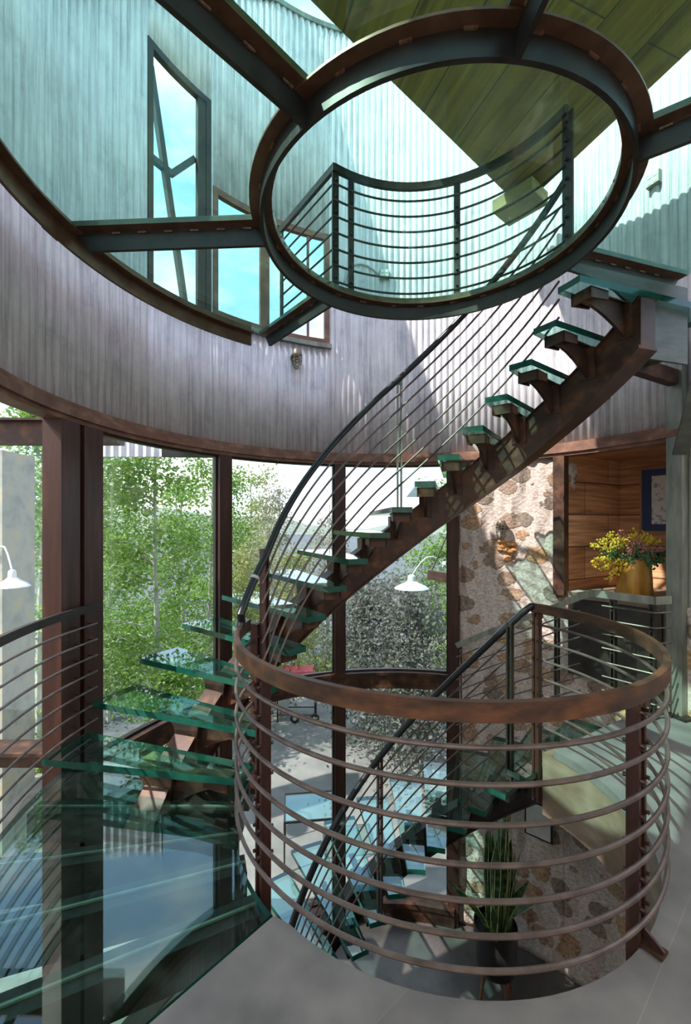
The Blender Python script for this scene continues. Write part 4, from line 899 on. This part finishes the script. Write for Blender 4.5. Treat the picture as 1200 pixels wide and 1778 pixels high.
# red grill on the patio
gx, gy, gz_ = -1.25, 11.4, -3.36
gr = thing('grill', 'red lidded grill cart on the flagstone patio', 'grill', (gx, gy, gz_))
mb = MB(); pr = [(-.28, .78), (-.30, 1.0), (-.2, 1.28), (.02, 1.38), (.22, 1.32), (.30, 1.05), (.28, .78)]
mb.slab([(gx, gy + a, gz_ + b) for a, b in pr], (1, 0, 0), .82); mb.build('lid', M['red'], gr)
mb = MB(); mb.box((gx - .38, gy, gz_ + .55), (.26, .5, .56)); mb.box((gx, gy, gz_ + .74), (.86, .56, .08)); mb.build('cabinet', M['steel_light'], gr)
mb = MB()
for sx in (-.5, .46):
    for sy in (-.24, .24): mb.tube([(gx + sx, gy + sy, gz_), (gx + sx, gy + sy, gz_ + .76)], .018, 6)
for sy in (-.24, .24): mb.tube([(gx - .5, gy + sy, gz_ + .18), (gx + .46, gy + sy, gz_ + .18)], .015, 6)
mb.build('cart_frame', M['dark'], gr)
for sx in (-.05, .46):
    mb = MB(); mb.tube([(gx + sx, gy - .32, gz_ + .12), (gx + sx, gy - .27, gz_ + .12)], .12, 18); mb.tube([(gx + sx, gy - .325, gz_ + .12), (gx + sx, gy - .26, gz_ + .12)], .05, 12, 1); mb.build('wheel', [M['rubber'], M['steel_light']], gr)
mb = MB(); mb.tube([(gx - .3, gy - .32, gz_ + 1.02), (gx + .3, gy - .32, gz_ + 1.02)], .015, 8); mb.build('handle', M['steel_light'], gr)
# glass topped patio table
tx, ty, tz = -0.55, 6.7, -3.36
pt = thing('patio_table', 'glass topped metal patio table outside the lower glass wall', 'table', (tx, ty, tz))
mb = MB(); mb.box((tx, ty, tz + .74), (.75, .65, .01), .12); mb.build('tabletop', M['glass_tread'], pt)
mb = MB(); q = [Vector((tx, ty, tz + .74)) + Matrix.Rotation(.12, 3, 'Z') @ Vector((a * .385, b * .335, 0)) for a, b in ((-1, -1), (1, -1), (1, 1), (-1, 1))]
for i in range(4): mb.beam(q[i], q[(i + 1) % 4], .02, .03)
mb.build('rim', M['dark'], pt)
for p_ in q: mb = MB(); mb.tube([p_, (p_.x, p_.y, tz)], .013, 6); mb.build('leg', M['dark'], pt)

# ------------------------------------------------------------------ unseen ceiling lamps added to brighten the interior
def fill_lamp(x, y, z, power, lab):
    t = thing('fill_lamp', lab, 'fill lamp', (x, y, z), 'added fill lamps behind the viewer')
    mb = MB(); mb.arc((x, y), .15, .19, 0, 360, z - .03, z, 24); mb.build('trim_ring', M['steel_light'], t)
    l = bpy.data.lights.new('lamp', 'AREA'); l.shape = 'DISK'; l.size = .3; l.energy = power; l.color = (1, .95, .9)
    o = bpy.data.objects.new('lamp', l); C.objects.link(o); o.location = (0, 0, -.012); o.parent = t
for x, y in ((-2.6, -1.2), (-0.6, -1.5), (1.4, -1.5), (3.4, -1.2), (4.4, 1.0), (-3.2, 0.6)): fill_lamp(x, y, 3.46, 34, 'round fill lamp added in the ceiling behind the viewer')
# ------------------------------------------------------------------ sky, sun, camera
w = bpy.data.worlds.new('World'); bpy.context.scene.world = w; w.use_nodes = True; nt = w.node_tree; nt.nodes.clear()
out = nt.nodes.new('ShaderNodeOutputWorld'); bg = nt.nodes.new('ShaderNodeBackground'); tc = nt.nodes.new('ShaderNodeTexCoord')
mp = nt.nodes.new('ShaderNodeMapping'); mp.inputs['Scale'].default_value = (1, 1, 2.2); nt.links.new(tc.outputs['Generated'], mp.inputs['Vector'])
no = nt.nodes.new('ShaderNodeTexNoise'); no.inputs['Scale'].default_value = 2.6; no.inputs['Detail'].default_value = 9; no.inputs['Roughness'].default_value = 0.58; nt.links.new(mp.outputs[0], no.inputs['Vector'])
cl = ramp(nt, no.outputs['Fac'], [(0.46, (0.0, 0.0, 0.0)), (0.66, (1, 1, 1))])
sx = nt.nodes.new('ShaderNodeSeparateXYZ'); nt.links.new(tc.outputs['Generated'], sx.inputs[0])
sk = ramp(nt, sx.outputs[2], [(0.0, (0.66, 0.74, 0.80)), (0.12, (0.50, 0.66, 0.82)), (0.5, (0.30, 0.47, 0.72)), (1.0, (0.24, 0.40, 0.64))])
mx = nt.nodes.new('ShaderNodeMix'); mx.data_type = 'RGBA'; nt.links.new(cl, mx.inputs[0]); nt.links.new(sk, mx.inputs[6]); mx.inputs[7].default_value = (0.92, 0.89, 0.85, 1)
nt.links.new(mx.outputs[2], bg.inputs['Color']); bg.inputs["Strength"].default_value = 1.6; nt.links.new(bg.outputs[0], out.inputs['Surface'])
sl = bpy.data.lights.new('Sun', 'SUN'); sl.energy = 5.0; sl.angle = rad(0.6); sl.color = (1.0, 0.955, 0.89)
so = bpy.data.objects.new('Sun', sl); C.objects.link(so); so.location = (-6, 0, 12)
el = rad(48); dv = Vector((math.sin(rad(115.5)), -math.cos(rad(115.5)), 0)).normalized() * math.cos(el) + Vector((0, 0, -math.sin(el)))
so.rotation_euler = dv.to_track_quat('-Z', 'Y').to_euler()
cam = bpy.data.cameras.new('Camera'); co = bpy.data.objects.new('Camera', cam); C.objects.link(co)
co.location = (0, 0, EYE); co.rotation_euler = (PI / 2, 0, 0)
cam.sensor_fit = 'HORIZONTAL'; cam.sensor_width = 36; cam.lens = 752 / 1200 * 36; cam.shift_y = 21 / 1200; cam.clip_start = 0.02; cam.clip_end = 1500
sc = bpy.context.scene; sc.camera = co
sc.view_settings.view_transform = 'Standard'; sc.view_settings.look = 'None'; sc.view_settings.gamma = 1.0; sc.view_settings.use_curve_mapping = False
sc.view_settings.exposure = 0.74
sc.cycles.max_bounces = 10; sc.cycles.transparent_max_bounces = 24; sc.cycles.diffuse_bounces = 4; sc.cycles.glossy_bounces = 4; sc.cycles.caustics_reflective = False; sc.cycles.caustics_refractive = False
sc.cycles.use_denoising = True
